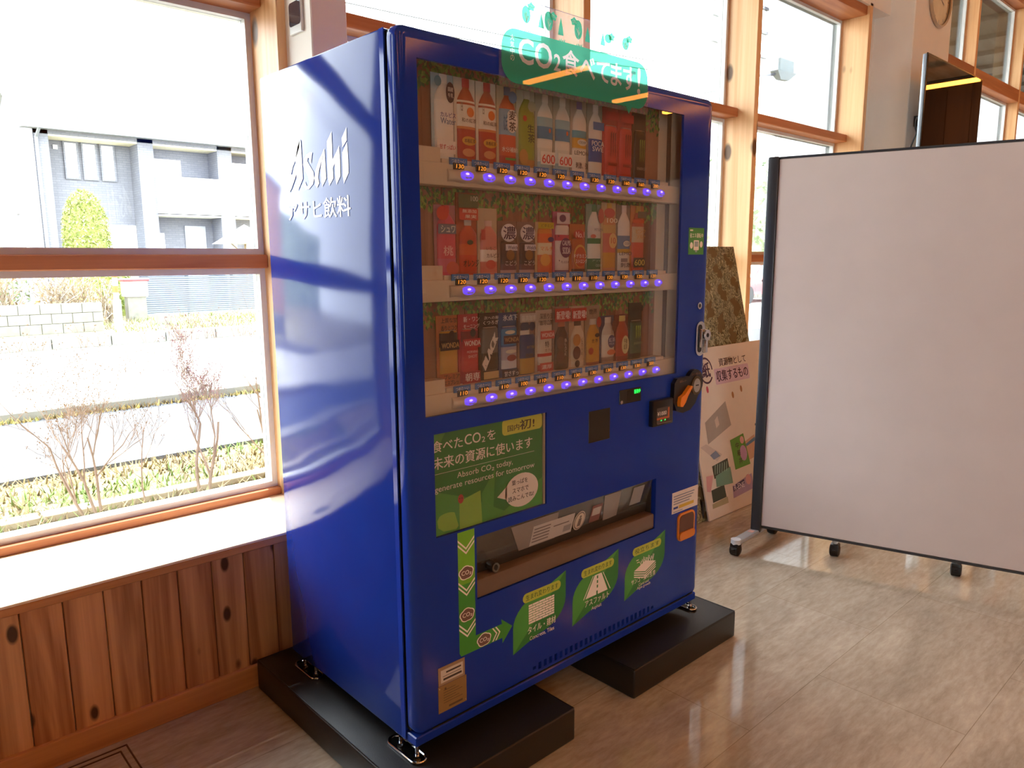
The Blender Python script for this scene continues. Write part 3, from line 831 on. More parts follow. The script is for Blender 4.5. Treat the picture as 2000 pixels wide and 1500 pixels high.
# rating plates, right-hand fittings
p1 = MB().box(0.078, 0.170, -0.0012, 0.0, 0.294, 0.347).build('rating_plate', M('plate_brass', '#a98f6f', 0.4, 0.4), door)
MB().poly(rect(0.086, 0.163, 0.301, 0.338), FR(-0.0018), 0).poly(rect(0.104, 0.156, 0.326, 0.331), FR(-0.0022), 1).poly(rect(0.094, 0.158, 0.307, 0.313), FR(-0.0022), 1).poly(rect(0.092, 0.156, 0.318, 0.3195), FR(-0.0022), 1).build('plate_print', [ink('#cfc4b4'), drk], p1)
p2 = MB().box(0.077, 0.175, -0.0012, 0.0, 0.214, 0.2925).build('rating_plate', M('plate_brown', '#9a7a4c', 0.45, 0.3), door)
m = MB()
for k in range(6):
    m.poly(rect(0.094, 0.16 - (k % 3) * 0.012, 0.239 + k * 0.0075, 0.2405 + k * 0.0075), FR(-0.0016), 0)
m.poly(rect(0.098, 0.104, 0.278, 0.284), FR(-0.0016), 0).poly(rect(0.112, 0.160, 0.222, 0.228), FR(-0.0016), 0)
for x, z in ((0.081, 0.286), (0.171, 0.286), (0.081, 0.220), (0.171, 0.220)):
    m.poly(circ(x, z, 0.0022, n=8), FR(-0.0018), 1)
m.build('plate_print', [ink('#5d4730'), m_chrome], p2)

e = MB().box(1.184, 1.276, -0.0010, 0.0, 1.451, 1.542).build('eco_sticker', ink('#3f8a3a'), door)
t = MB().text('省エネ運転中', 1.190, 1.270, 1.508, 1.524, D3, 0, 0.012).poly(rect(1.190, 1.208, 1.531, 1.536), D3, 0)
t.poly(rrect(1.214, 1.246, 1.466, 1.500, 0.003), D3, 0).poly(rect(1.219, 1.241, 1.478, 1.496), D4, 1).poly(rect(1.224, 1.236, 1.459, 1.466), D3, 1)
t.poly(circ(1.201, 1.482, 0.009, 0.011, 14), D3, 0).poly(circ(1.260, 1.486, 0.009, 0.011, 14), D3, 0)
t.build('eco_print', [wht, ink('#9aa3a8')], e)
k_ = MB().cyl((1.262, 0.002, 1.272), (1.262, -0.004, 1.272), 0.0125, n=18).build('key_cover', m_chrome, door, True)
MB().poly(circ(1.262, 1.272, 0.007, n=14), FR(-0.0042)).build('keyhole', m_black, k_)
# T-handle lock
hp = MB().prism(rrect(1.243, 1.297, 1.092, 1.216, 0.026, 6), FR(-0.006), FR(0.0)).build('lock_plate', m_chrome, door, True)
MB().prism(rrect(1.252, 1.278, 1.105, 1.205, 0.012, 5), FR(-0.0066), FR(-0.0058)).build('lock_recess', m_black, hp)
MB().rbox(1.258, 1.272, -0.014, -0.005, 1.122, 1.190, 0.004, 2).build('lock_handle', m_chrome, hp, True)
MB().cyl((1.300, -0.004, 1.165), (1.300, -0.016, 1.165), 0.022, 0.020, 20).rbox(1.288, 1.312, -0.012, -0.002, 1.10, 1.17, 0.005, 2).build('lock_cylinder', m_chrome, hp, True)
MB().poly(circ(1.300, 1.165, 0.008, n=12), FR(-0.0164)).build('keyhole', m_black, hp)

# display, bill slot, coin lever, card reader
d_ = MB().rbox(0.824, 0.937, -0.003, 0.0, 0.972, 1.019, 0.002, 1).build('status_display', M('display_black', '#1c1a1c', 0.2), door)
MB().poly(rect(0.864, 0.932, 0.980, 1.014), FR(-0.0034), 0).build('display_window', M('display_window', '#0d0d10', 0.08), d_)
MB().text('販売中', 0.898, 0.930, 1.000, 1.014, FR(-0.0042), 0, 0.01).build('green_lettering', M('green_led', '#3cff78', 0.4, emit=0.8, ecol='#1aff55'), d_)
MB().cyl((0.832, -0.003, 0.980), (0.832, -0.006, 0.980), 0.006, n=12).build('display_screw', m_chrome, d_, True)
MB().rbox(0.678, 0.780, -0.002, 0.0, 0.869, 0.970, 0.001, 1).build('card_reader', M('reader_black', '#201c1a', 0.3), door)
b_ = MB().rbox(0.984, 1.098, -0.020, 0.002, 0.874, 0.964, 0.005, 2).build('bill_slot', m_black, door, True)
MB().poly(rect(1.002, 1.076, 0.886, 0.938), FR(-0.0206), 0).build('bill_panel', M('bill_panel', '#4a3f3a', 0.3), b_)
MB().poly([(1.002, 0.904), (1.064, 0.904), (1.064, 0.934), (1.073, 0.934), (1.073, 0.897), (1.002, 0.897)][::-1], FR(-0.0210), 0).build('bill_guide', ink('#b0592a'), b_)
MB().text('¥1000', 1.005, 1.056, 0.911, 0.925, FR(-0.0212), 0, 0.015).build('bill_lettering', wht, b_)
m = MB()
for x in (1.022, 1.044):
    m.poly([(x, 0.8915), (x + 0.010, 0.8915), (x + 0.005, 0.8965)], FR(-0.0212), 0)
m.build('bill_arrows', M('green_arrow', '#35e070', 0.4, emit=0.6, ecol='#20ff60'), b_)
MB().rbox(1.002, 1.084, -0.024, -0.018, 0.882, 0.886, 0.0015, 1).build('bill_mouth', M('bill_mouth', '#7a6c66', 0.3, 0.5), b_)
outl = [(1.103, 0.945), (1.106, 1.010), (1.122, 1.026)] + [(1.170, 1.028)] + circ(1.232, 0.998, 0.048, 0.050, 14, PI * 0.80, -PI * 0.35) + [(1.235, 0.925), (1.205, 0.905), (1.160, 0.900), (1.122, 0.912)]
cp_ = MB().prism(outl[::-1], FR(-0.016), FR(0.0)).build('coin_plate', m_black, door)
MB().prism(circ(1.236, 0.990, 0.030, 0.034, 22), FR(-0.019), FR(-0.016)).build('coin_ring', M('coin_ring', '#5a4a34', 0.3, 0.6), cp_, True)
MB().prism(circ(1.236, 0.990, 0.021, 0.025, 22), FR(-0.021), FR(-0.018)).build('coin_disc', M('brushed_steel', '#b9b4ac', 0.3, 0.9), cp_, True)
MB().box(1.228, 1.245, -0.0222, -0.020, 0.989, 0.993).build('coin_slit', m_black, cp_)
MB().prism([(1.124, 0.940), (1.128, 0.960), (1.150, 0.968), (1.186, 0.996), (1.198, 0.992), (1.170, 0.962), (1.156, 0.940), (1.140, 0.926), (1.126, 0.928)][::-1][::-1], FR(-0.030), FR(-0.016)).build('return_lever', M('orange_plastic', '#e8821e', 0.35), cp_)
MB().text('返却レバー', 1.135, 1.178, 1.010, 1.018, FR(-0.0166), 0, 0.008).build('lever_lettering', ink('#a06a48'), cp_)
MB().text('コイン投入口', 1.206, 1.262, 1.028, 1.036, FR(-0.0166), 0, 0.008).build('coin_lettering', ink('#a06a48'), cp_)

lb = MB().box(1.134, 1.296, -0.0009, 0.0, 0.527, 0.606).build('notice_label', ink('#d9cfc8'), door)
t = MB()
for k in range(4):
    t.poly(rect(1.142, 1.142 + (0.13 if k == 3 else 0.10 + 0.012 * k), 0.560 + k * 0.0095, 0.564 + k * 0.0095), D3, 0)
t.poly(rect(1.176, 1.270, 0.541, 0.553), D3, 1).poly(rect(1.142, 1.170, 0.543, 0.551), D3, 2).poly(rect(1.142, 1.200, 0.531, 0.534), D3, 0)
t.build('label_print', [ink('#7a8090'), ink('#c9a838'), ink('#2a3f8a')], lb)
cr = MB().prism(rrect(1.169, 1.274, 0.413, 0.519, 0.022, 5), FR(-0.006), FR(0.0)).build('coin_return', M('orange_frame', '#d9822a', 0.35), door)
MB().prism(rrect(1.176, 1.267, 0.420, 0.512, 0.018, 5), FR(-0.0068), FR(-0.005)).build('coin_return_cup', M('smoked_cup', '#5a3324', 0.2), cr)
MB().prism(rrect(1.174, 1.269, 0.418, 0.448, 0.012, 4), FR(-0.012), FR(-0.006)).build('coin_return_lip', M('orange_lip', '#d07a26', 0.4), cr)

# clear sign standing above the door
sg = MB().box(0.312, 0.930, -0.0085, -0.0055, 1.880, 2.103).build('sign_sheet', glassy('acrylic_clear', (0.97, 0.98, 0.99), 0.04, haze=0.10, hazec=(0.85, 0.75, 0.85)), vm)
S1, S2 = FR(-0.0092), FR(-0.0100)
m_mint = glassy('mint_film', (0.22, 0.80, 0.58), 0.03, haze=0.86, hazec=(0.08, 0.55, 0.36))
words = [('CO', 0.378, 0.503, 1.944, 2.009), ('2', 0.510, 0.537, 1.946, 1.990), ('食', 0.544, 0.612, 1.942, 2.010), ('べ', 0.614, 0.680, 1.944, 2.004), ('て', 0.686, 0.744, 1.944, 2.002), ('ま', 0.749, 0.800, 1.943, 2.007), ('す', 0.806, 0.866, 1.938, 2.007), ('!', 0.874, 0.890, 1.934, 2.011)]
words += [(c, 0.349, 0.363, 1.9955 - i * 0.0165, 2.010 - i * 0.0165) for i, c in enumerate('大気中の')]
loops = [rrect(0.318, 0.926, 1.892, 2.026, 0.05, 7)]
films = []
for s_, a_, b_, z_, w__ in words:
    vs, fs, lp = outline_loops(s_, 0.018 if s_ not in '大気中の' else 0.0)
    put = lambda p: (a_ + (b_ - a_) * p[0], z_ + (w__ - z_) * p[1])
    films.append(([put(p) for p in vs], fs))
    loops += [[put(p) for p in l] for l in lp]
vs, fs = filled(loops)
gr = MB().add([S1(*p) for p in vs], fs).poly([(0.822, 1.8918), (0.836, 1.872), (0.850, 1.8918)], S1)
for c in (0.40, 0.53, 0.60, 0.70, 0.80):
    for k in range(4):
        gr.poly([(c + k * 0.006, 2.0262), (c + 0.005 + k * 0.006, 2.0262), (c + 0.002 + k * 0.007, 2.032 + 0.002 * (k % 2))], S1)
gr.build('sign_green', m_mint, sg)
for cx, h, rnd_ in ((0.406, 0.052, 1), (0.461, 0.04, 0), (0.490, 0.058, 1), (0.537, 0.05, 0), (0.607, 0.06, 1), (0.646, 0.045, 0), (0.712, 0.04, 0), (0.735, 0.03, 1), (0.815, 0.042, 1)):
    zc = 2.068 if rnd_ else 2.062
    if rnd_:
        MB().poly(circ(cx, zc, 0.016, h * 0.42, 16), S1).build('tree_mark', m_mint, sg)
    else:
        MB().poly([(cx - 0.011, zc - h * 0.42), (cx + 0.011, zc - h * 0.42), (cx + 0.007, zc), (cx, zc + h * 0.5), (cx - 0.007, zc)], S1).build('tree_mark', m_mint, sg)

m_wfilm = glassy('white_film', (0.9, 0.9, 0.9), 0.02, haze=0.92, hazec=(0.95, 0.92, 0.90))
for vs, fs in films:
    MB().add([S1(*p) for p in vs], fs).build('sign_lettering', m_wfilm, sg)
for cx in (0.406, 0.490, 0.607, 0.815):
    MB().poly([(cx - 0.001, 2.040), (cx + 0.001, 2.040), (cx + 0.001, 2.051), (cx + 0.0075, 2.064), (cx + 0.006, 2.066), (cx + 0.001, 2.057), (cx + 0.001, 2.074), (cx - 0.001, 2.074), (cx - 0.001, 2.062), (cx - 0.006, 2.070), (cx - 0.0075, 2.069), (cx - 0.001, 2.056)], S2).build('tree_twig', m_wfilm, sg)
for cx, cz in ((0.424, 2.09), (0.507, 2.083), (0.590, 2.086), (0.750, 2.075), (0.832, 2.083)):
    P = [(cx + 0.013 * (1 + 0.15 * math.sin(5 * q)) * math.cos(q), cz + 0.010 * (1 + 0.15 * math.sin(5 * q)) * math.sin(q)) for q in [2 * PI * k / 30 for k in range(30)]]
    cl = MB().poly(P, FR(-0.0096)).build('cloud_mark', m_mint, sg)
    MB().text('CO₂', cx - 0.008, cx + 0.008, cz - 0.004, cz + 0.004, FR(-0.0102)).build('cloud_lettering', m_wfilm, sg)
for x in (0.36, 0.62, 0.88):
    MB().cyl((x, 0.0, 1.905), (x, -0.0056, 1.905), 0.006, n=10).build('sign_spacer', m_cream, sg, True)

# chrome levelling feet
for fx, y0, y1, in ((0.012, -0.012, 0.135), (0.012, 0.549, 0.690), (W_ - 0.012, -0.006, 0.13), (W_ - 0.012, 0.549, 0.690)):
    P = []
    r = 0.021
    for i in range(9):
        a = PI * i / 8; P.append((fx + r * math.cos(a), y1 - r + r * math.sin(a)))
    for i in range(9):
        a = PI + PI * i / 8; P.append((fx + r * math.cos(a), y0 + r + r * math.sin(a)))
    ft = MB().prism([(a, b) for a, b in P], lambda u, w: (u, w, 0.1085), lambda u, w: (u, w, 0.1045)).build('levelling_foot', M('foot_black', '#2a2d30', 0.15, 0.8), vm)
    MB().tube([(a, b, 0.109) for a, b in P], 0.0038, 8, closed=True).build('foot_rim', m_chrome, ft, True)
    for yy, hh in ((y0 + 0.025, 0.148), (y1 - 0.045, 0.134)):
        MB().cyl((fx, yy, 0.108), (fx, yy, hh), 0.0055, n=10).cyl((fx, yy, 0.108), (fx, yy, 0.117), 0.011, 0.010, 6).build('foot_bolt', m_chrome, ft, True)

# vinyl covered blocks under the machine
def mat_block(x0, x1, y0, y1, label):
    m_v = M('black_vinyl', '#1b1b1d', 0.38, bmp=0.05, bscale=300)
    r = thing('support_block', ((x0 + x1) / 2, (y0 + y1) / 2, 0), label, 'floor block', 'black blocks under the vending machine')
    MB().rbox(x0, x1, y0, y1, 0.0, 0.104, 0.007, 3).build('cushion', m_v, r, True)
    pts = [(x0 + .004, y0 + .004, 0.1035), (x1 - .004, y0 + .004, 0.1035), (x1 - .004, y1 - .004, 0.1035), (x0 + .004, y1 - .004, 0.1035)]
    MB().tube(pts, 0.0022, 6, closed=True).build('piping', m_v, r, True)
mat_block(-0.088, 0.497, -0.121, 0.805, 'long black vinyl block under the left side of the machine')
mat_block(0.790, 1.410, -0.114, 0.79, 'black vinyl block under the right side of the machine')
# ------------------------------------------------------------------ drink samples
# kind, card, body, cap, bands[(z0,z1,col)], texts[(s,x0,x1,z0,z1,col)], discs[(x,z,rx,rz,col)], label
PETP = [(0.0, 0.0), (0.40, 0.0), (0.43, 0.03), (0.43, 0.70), (0.40, 0.75), (0.26, 0.83), (0.16, 0.875), (0.155, 0.90)]
CANP = [(0.0, 0.0), (0.36, 0.0), (0.42, 0.02), (0.42, 0.93), (0.36, 0.97), (0.0, 0.97)]
ALUP = [(0.0, 0.0), (0.40, 0.0), (0.43, 0.02), (0.43, 0.60), (0.38, 0.70), (0.24, 0.80), (0.20, 0.86)]
CAPS = {'pet': (0.17, 0.90, 0.995), 'alu': (0.22, 0.86, 0.97)}
PROF = {'pet': PETP, 'can': CANP, 'alu': ALUP}
def claw(t, cx, z0, z1, mi, F):
    for dx, a, b in ((-0.010, 0.0, 1.0), (0.0, 0.08, 0.9), (0.010, 0.0, 1.0)):
        h = z1 - z0
        t.poly([(cx + dx - 0.003, z1 - 0.06 * h), (cx + dx - 0.0015, z0 + (0.1 + a) * h), (cx + dx, z0), (cx + dx + 0.002, z0 + 0.3 * h), (cx + dx + 0.001, z0 + 0.6 * h), (cx + dx + 0.003, z1 - 0.1 * h), (cx + dx + 0.004, z1)], F, mi)

def sample(ri, k, top, kind, card, body, cap, bands, texts, discs, label, frac=(0.0, 1.0), extra=None):
    x0 = 0.147 + 0.0728 * k; x1 = x0 + 0.0700
    z0 = rows[ri] + 0.0405; h = top - z0
    nm = {'pet': 'drink_bottle', 'can': 'drink_can', 'alu': 'drink_bottle'}[kind]
    r = thing(nm, ((x0 + x1) / 2, 0.06, z0), label, 'drink can' if kind == 'can' else 'drink bottle', 'drink samples on the %s shelf' % ('top', 'middle', 'bottom')[ri])
    yb = 0.068
    MB().box(x0, x1, yb - 0.0025, yb, z0, top).build('backing_card', ink(card), r)
    bz0 = z0 + h * frac[0]; bh = h * (frac[1] - frac[0]); cx = (x0 + x1) / 2 + 0.004; wd = 0.070
    dep = 0.30
    def half(prof, mi=0, grow=1.0):
        return MB().lathe([(p[0] * wd * grow, p[1] * bh) for p in prof], (cx, yb - 0.0025, bz0), 12, PI, 2 * PI, 1.0, dep, mi)
    half(PROF[kind]).build('container', M('drink_' + body.lstrip('#'), body, 0.3, var=0.03), r, True, angle=50)
    if kind in CAPS:
        rc, a, b = CAPS[kind]
        half([(rc, a - 0.01), (rc, b), (0.0, b)], 0, 1.02).build('cap', M('cap_' + cap.lstrip('#'), cap, 0.35, var=0.03), r, True, angle=50)
    else:
        half([(0.36, 0.972), (0.34, 0.985), (0.0, 0.985)], 0, 1.0).build('can_lid', M('can_lid', '#9b948c', 0.3, 0.8), r, True)
    if bands:
        mb = MB(); mats = []
        P = PROF[kind]
        def rad(t):
            for (ra, ta), (rb, tb) in zip(P[1:-1], P[2:]):
                if ta <= t <= tb and tb > ta:
                    return ra + (rb - ra) * (t - ta) / (tb - ta)
            return 0.4
        for i, (a, b, c) in enumerate(bands):
            st = [a + (b - a) * j / 4 for j in range(5)]
            q = half([(rad(t_) + 0.006 + 0.002 * i, t_) for t_ in st]); mb.add(q.v, q.f, i); mats.append(ink(c))
        mb.build('label', mats, r, True, angle=60)
    yf = yb - 0.0025 - 0.445 * wd * dep - 0.0012
    t = MB(); mats = []
    def mi(c):
        mm = ink(c)
        if mm not in mats: mats.append(mm)
        return mats.index(mm)
    X = lambda u: x0 + u * 0.070
    Z = lambda w: z0 + w * h
    for j, (dx, dz, rx, rz, c) in enumerate(discs):
        if rx < 0:
            t.poly(rect(X(dx + rx), X(dx - rx), Z(dz - rz), Z(dz + rz)), FR(yf + 0.0002 - 0.0003 * j), mi(c))
        else:
            t.poly(circ(X(dx), Z(dz), rx * 0.070, rz * h, 18), FR(yf + 0.0002 - 0.0003 * j), mi(c))
    for s, a, b, c_, d_, c in texts:
        t.text(s, X(a), X(b), Z(c_), Z(d_), FR(yf - 0.0016), mi(c), 0.015)
    if extra:
        claw(t, X(0.55), Z(extra[0]), Z(extra[1]), mi(extra[2]), FR(yf - 0.0016))
    if t.v:
        t.build('lettering', mats, r)

T1, T2, T3 = 1.900, 1.600, 1.292
# --- top shelf
sample(0, 0, T1, 'pet', '#a9c3cc', '#e3e2da', '#f0efe8', [(0.05, 0.36, '#efe9dc'), (0.36, 0.70, '#f1ece2')],
       [('カルピス', 0.28, 0.98, 0.50, 0.555, '#5a4a86'), ('Water', 0.28, 0.98, 0.42, 0.49, '#6f7f9c'), ('甘ずっぱい', 0.22, 0.95, 0.125, 0.185, '#c8403c'), ('国産', 0.64, 0.88, 0.80, 0.85, '#d8d2cc'), ('牛乳', 0.64, 0.88, 0.73, 0.78, '#d8d2cc')],
       [(0.55, 0.155, -0.43, 0.075, '#f4ede2'), (0.76, 0.79, 0.20, 0.12, '#40344a'), (0.2, 0.9, 0.16, 0.06, '#5b95ad')], 'white drink bottle sample with violet lettering, first on the top shelf')
for k, pos in ((1, 'left'), (2, 'right')):
    sample(0, k, T1, 'pet', '#d9cfbd', '#b1502f', '#c64440', [(0.02, 0.40, '#b7402b'), (0.42, 0.735, '#efe6d4'), (0.40, 0.43, '#d88a4e')],
           [('和の紅茶', 0.22, 0.92, 0.475, 0.525, '#6a5a48'), ('本格紅茶', 0.34, 0.86, 0.235, 0.285, '#6a3a20'), ('日', 0.2, 0.27, 0.60, 0.70, '#8a7a66')],
           [(0.66, 0.60, 0.17, 0.058, '#dd7a34'), (0.58, 0.26, 0.34, 0.055, '#dca23c'), (0.55, 0.12, 0.30, 0.05, '#d9925a')], 'red-capped tea bottle sample with orange sun label, %s of the pair' % pos)
sample(0, 3, T1, 'pet', '#c9b692', '#c45a35', '#5d7fa0', [(0.02, 0.14, '#b8402e'), (0.14, 0.40, '#cf5a34'), (0.40, 0.72, '#8fb0c8')],
       [('麦', 0.50, 0.86, 0.585, 0.70, '#3a302c'), ('茶', 0.50, 0.86, 0.45, 0.565, '#3a302c'), ('水分補給', 0.12, 0.95, 0.185, 0.25, '#f2e8da'), ('むぎ', 0.22, 0.42, 0.45, 0.65, '#4d7ba0')],
       [(0.68, 0.575, 0.30, 0.145, '#efe6d8'), (0.72, 0.87, 0.22, 0.075, '#54789c'), (0.6, 0.1, -0.28, 0.014, '#5fae5a')], 'barley tea bottle sample with orange base and blue seal on the top shelf')
sample(0, 4, T1, 'pet', '#b9bda8', '#8f9a34', '#cfcfbf', [(0.0, 0.70, '#94a136'), (0.0, 0.12, '#b0803c')],
       [('生', 0.46, 0.80, 0.47, 0.57, '#2f3a1c'), ('茶', 0.48, 0.84, 0.34, 0.45, '#2f3a1c')],
       [(0.34, 0.64, 0.11, 0.038, '#c0492f'), (0.72, 0.80, 0.22, 0.07, '#a4a888'), (0.26, 0.15, 0.24, 0.10, '#b98a42')], 'olive green tea bottle sample on the top shelf')
for k, pos in ((5, 'left'), (6, 'right')):
    sample(0, k, T1, 'pet', '#a2a594', '#ddd8cc', '#e6e2d6', [(0.0, 0.12, '#9fb9bc'), (0.30, 0.40, '#e9e4d8'), (0.42, 0.58, '#3f7fa8'), (0.58, 0.70, '#8fb6c0')],
           [('600', 0.24, 0.98, 0.10, 0.215, '#d8402e')],
           [(0.6, 0.17, -0.42, 0.085, '#efeae0'), (0.70, 0.53, 0.06, 0.03, '#d8703a')], 'blue mountain water bottle sample with red 600, %s of the pair' % pos)
sample(0, 7, T1, 'pet', '#a49f90', '#e2dccf', '#7a6fa6', [(0.0, 0.24, '#e6dfd2'), (0.24, 0.34, '#efe8da'), (0.36, 0.58, '#d3a236'), (0.50, 0.60, '#5b9aa8')],
       [('LEMON', 0.10, 0.98, 0.265, 0.32, '#4a443c'), ('刺激、強', 0.18, 0.95, 0.08, 0.165, '#3a3a44'), ('CIDER', 0.40, 0.82, 0.425, 0.455, '#2f4f6a')],
       [(0.6, 0.44, 0.30, 0.045, '#e8e0c8'), (0.6, 0.44, 0.26, 0.036, '#d8d8c8')], 'white lemon soda bottle sample on the top shelf')
sample(0, 8, T1, 'pet', '#8e9184', '#dcd5ca', '#e4e0d6', [(0.0, 0.20, '#d9d2c6'), (0.20, 0.52, '#2f5196')],
       [('POCA', 0.16, 0.95, 0.42, 0.49, '#e8e4dc'), ('SWE', 0.20, 0.90, 0.345, 0.41, '#e8e4dc')],
       [(0.62, 0.70, -0.36, 0.055, '#3a72ac')], 'blue label sports drink bottle sample on the top shelf')
for k, pos in ((9, 'left'), (10, 'right')):
    sample(0, k, T1, 'can', '#b5443f', '#c9463f', '', [(0.0, 0.10, '#bf3a34'), (0.30, 0.93, '#cc4a44')],
           [('ENERGY', 0.24, 0.9, 0.175, 0.21, '#6a2a2a')], [(0.5, 0.88, -0.45, 0.06, '#c23c3c'), (0.55, 0.2, -0.30, 0.025, '#b23a38')], 'red energy drink can sample, %s of the pair' % pos, (0.0, 0.76), (0.27, 0.66, '#7f2f30'))
sample(0, 11, T1, 'can', '#453f36', '#35322c', '', [(0.05, 0.90, '#2f2d28')],
       [('ENERGY', 0.2, 0.9, 0.16, 0.20, '#a8a090')], [], 'black energy drink can sample with green claw, last on the top shelf', (0.0, 0.76), (0.27, 0.62, '#7f9a4a'))
# --- middle shelf
sample(1, 0, 1.578, 'pet', '#b07a80', '#d2506a', '#c84a48', [(0.0, 0.24, '#cf6a80'), (0.24, 0.62, '#d85a66')],
       [('シュワ', 0.2, 0.86, 0.61, 0.71, '#e8e0d0'), ('桃', 0.30, 0.74, 0.28, 0.42, '#f0b8b0')],
       [(0.30, 0.88, 0.28, 0.10, '#cf4a3a'), (0.50, 0.66, -0.42, 0.07, '#7a7f90'), (0.72, 0.10, 0.30, 0.10, '#d2604a')], 'pink peach soda bottle sample, first on the middle shelf')
sample(1, 1, 1.612, 'pet', '#a8583a', '#c4502c', '#cfc8bc', [(0.0, 0.36, '#cf4a22'), (0.36, 0.56, '#d4622a')],
       [('オレンジ', 0.20, 0.95, 0.10, 0.185, '#4a3420'), ('100', 0.6, 0.95, 0.90, 0.96, '#d8d0b8'), ('無添加', 0.18, 0.86, 0.755, 0.80, '#f0d8c0'), ('果実', 0.30, 0.86, 0.69, 0.735, '#f0d8c0')],
       [(0.5, 0.90, -0.48, 0.08, '#55603a'), (0.5, 0.74, -0.46, 0.07, '#c8482e'), (0.55, 0.40, 0.15, 0.03, '#3f4a2c')], 'orange juice bottle sample with tall red card on the middle shelf', (0, 0.68))
sample(1, 2, 1.575, 'pet', '#bfa888', '#d98a78', '#d8b8a8', [(0.0, 0.22, '#d87a62'), (0.24, 0.46, '#efdfd0')],
       [('いちご', 0.30, 0.80, 0.37, 0.425, '#7a6a60'), ('カルピス', 0.32, 0.97, 0.255, 0.32, '#5a463c'), ('期間', 0.05, 0.25, 0.52, 0.68, '#c85a58')],
       [(0.55, 0.15, 0.26, 0.07, '#cf5a4a')], 'pale strawberry milk drink bottle sample on the middle shelf', (0, 0.82))
for k, pos in ((3, 'left'), (4, 'right')):
    sample(1, k, 1.543, 'can', '#8a6a58', '#4a3a3a', '', [(0.02, 0.12, '#b89a98'), (0.12, 0.30, '#6a4a52')],
           [('濃', 0.16, 0.82, 0.655, 0.90, '#4a2f4a'), ('Welch', 0.40, 0.92, 0.47, 0.54, '#4a3040'), ('こどう', 0.26, 0.86, 0.16, 0.25, '#e0d4d0')],
           [(0.48, 0.78, 0.42, 0.17, '#e4d8d4'), (0.62, 0.505, -0.32, 0.06, '#d8ccd0'), (0.55, 0.36, 0.22, 0.10, '#8a6236')], 'dark grape drink can sample, %s of the pair' % pos, (0, 0.62))
sample(1, 5, 1.545, 'can', '#c8a878', '#d8863a', '', [(0.0, 0.12, '#d86a3c'), (0.12, 0.40, '#d87030'), (0.40, 0.66, '#e0d0a8'), (0.66, 0.86, '#d8642a')],
       [('マルチ', 0.14, 0.90, 0.44, 0.52, '#d8702c'), ('ビタミン', 0.2, 0.86, 0.895, 0.96, '#6a6020')],
       [(0.5, 0.93, -0.46, 0.06, '#c8b02c'), (0.78, 0.66, 0.18, 0.05, '#4a3f7a'), (0.45, 0.26, 0.30, 0.12, '#e0a040')], 'orange fruit can sample with yellow header on the middle shelf', (0, 0.90))
sample(1, 6, 1.577, 'can', '#b85a70', '#ddd0cc', '', [(0.0, 0.05, '#6a5080'), (0.66, 0.78, '#c24458')],
       [('CALPIS', 0.42, 0.92, 0.45, 0.53, '#e6d8dc'), ('SODA', 0.44, 0.90, 0.31, 0.42, '#e6d8dc'), ('PL-SODA', 0.36, 0.84, 0.155, 0.195, '#6a5a60')],
       [(0.66, 0.41, 0.36, 0.165, '#6a3862'), (0.5, 0.89, -0.40, 0.09, '#cdbcc0'), (0.45, 0.89, 0.2, 0.06, '#6a4a64'), (0.25, 0.20, 0.03, 0.012, '#5a3a58'), (0.2, 0.60, 0.03, 0.012, '#5a3a58')], 'white soda can sample with big purple disc on the middle shelf', (0, 0.80))
sample(1, 7, 1.543, 'can', '#b06a3c', '#b05a34', '', [(0.0, 0.10, '#5a3a28'), (0.10, 0.62, '#c0683a')],
       [('No.1', 0.22, 0.76, 0.72, 0.84, '#e8c8b8'), ('ドデカミン', 0.12, 0.96, 0.295, 0.385, '#efe4d8'), ('ストロング', 0.22, 0.96, 0.185, 0.275, '#efe4d8')],
       [(0.45, 0.78, 0.36, 0.10, '#b8483c'), (0.52, 0.34, 0.40, 0.24, '#d0a050'), (0.54, 0.32, 0.36, 0.21, '#b8502c')], 'brown and gold energy can sample on the middle shelf', (0, 0.72))
sample(1, 8, 1.605, 'pet', '#7a9488', '#d0cfc6', '#4a8062', [(0.0, 0.20, '#2f6a42'), (0.20, 0.42, '#d8d4cc'), (0.42, 0.50, '#3a7a52'), (0.54, 0.68, '#cfc8c2')],
       [('MITSUYA', 0.40, 0.97, 0.605, 0.645, '#5a6a5c'), ('アソビ', 0.26, 0.92, 0.155, 0.185, '#b8d0b8'), ('CIDER', 0.50, 0.92, 0.08, 0.115, '#b8d0b8')],
       [(0.86, 0.83, 0.20, 0.11, '#bf6a5c'), (0.35, 0.53, 0.18, 0.03, '#c8705c')], 'clear soda bottle sample with green bands on the middle shelf')
sample(1, 9, 1.613, 'pet', '#c8b088', '#c98a5c', '#d8b25a', [(0.0, 0.28, '#c8923c'), (0.28, 0.56, '#c8705c'), (0.56, 0.68, '#c8a464')],
       [('100', 0.20, 0.92, 0.71, 0.775, '#efe2c8'), ('10', 0.50, 0.82, 0.41, 0.495, '#c86a4a')],
       [(0.4, 0.85, 0.38, 0.07, '#c4645a'), (0.66, 0.45, 0.28, 0.11, '#e0be80')], 'amber fruit juice bottle sample on the middle shelf')
sample(1, 10, 1.609, 'pet', '#84786c', '#ddd6cc', '#d8d0cc', [(0.0, 0.14, '#d8d0c4'), (0.28, 0.40, '#c8a048'), (0.34, 0.54, '#6a86a8')],
       [('LEMO', 0.06, 0.96, 0.245, 0.295, '#4a4a52'), ('刺激', 0.16, 0.92, 0.06, 0.13, '#3a3a4a'), ('CIDER', 0.42, 0.84, 0.405, 0.44, '#3a4a78')],
       [(0.62, 0.42, 0.30, 0.055, '#5a6a94'), (0.62, 0.42, 0.26, 0.045, '#dcd4c0'), (0.45, 0.17, -0.24, 0.028, '#8a8284')], 'white lemon soda bottle sample on the middle shelf')
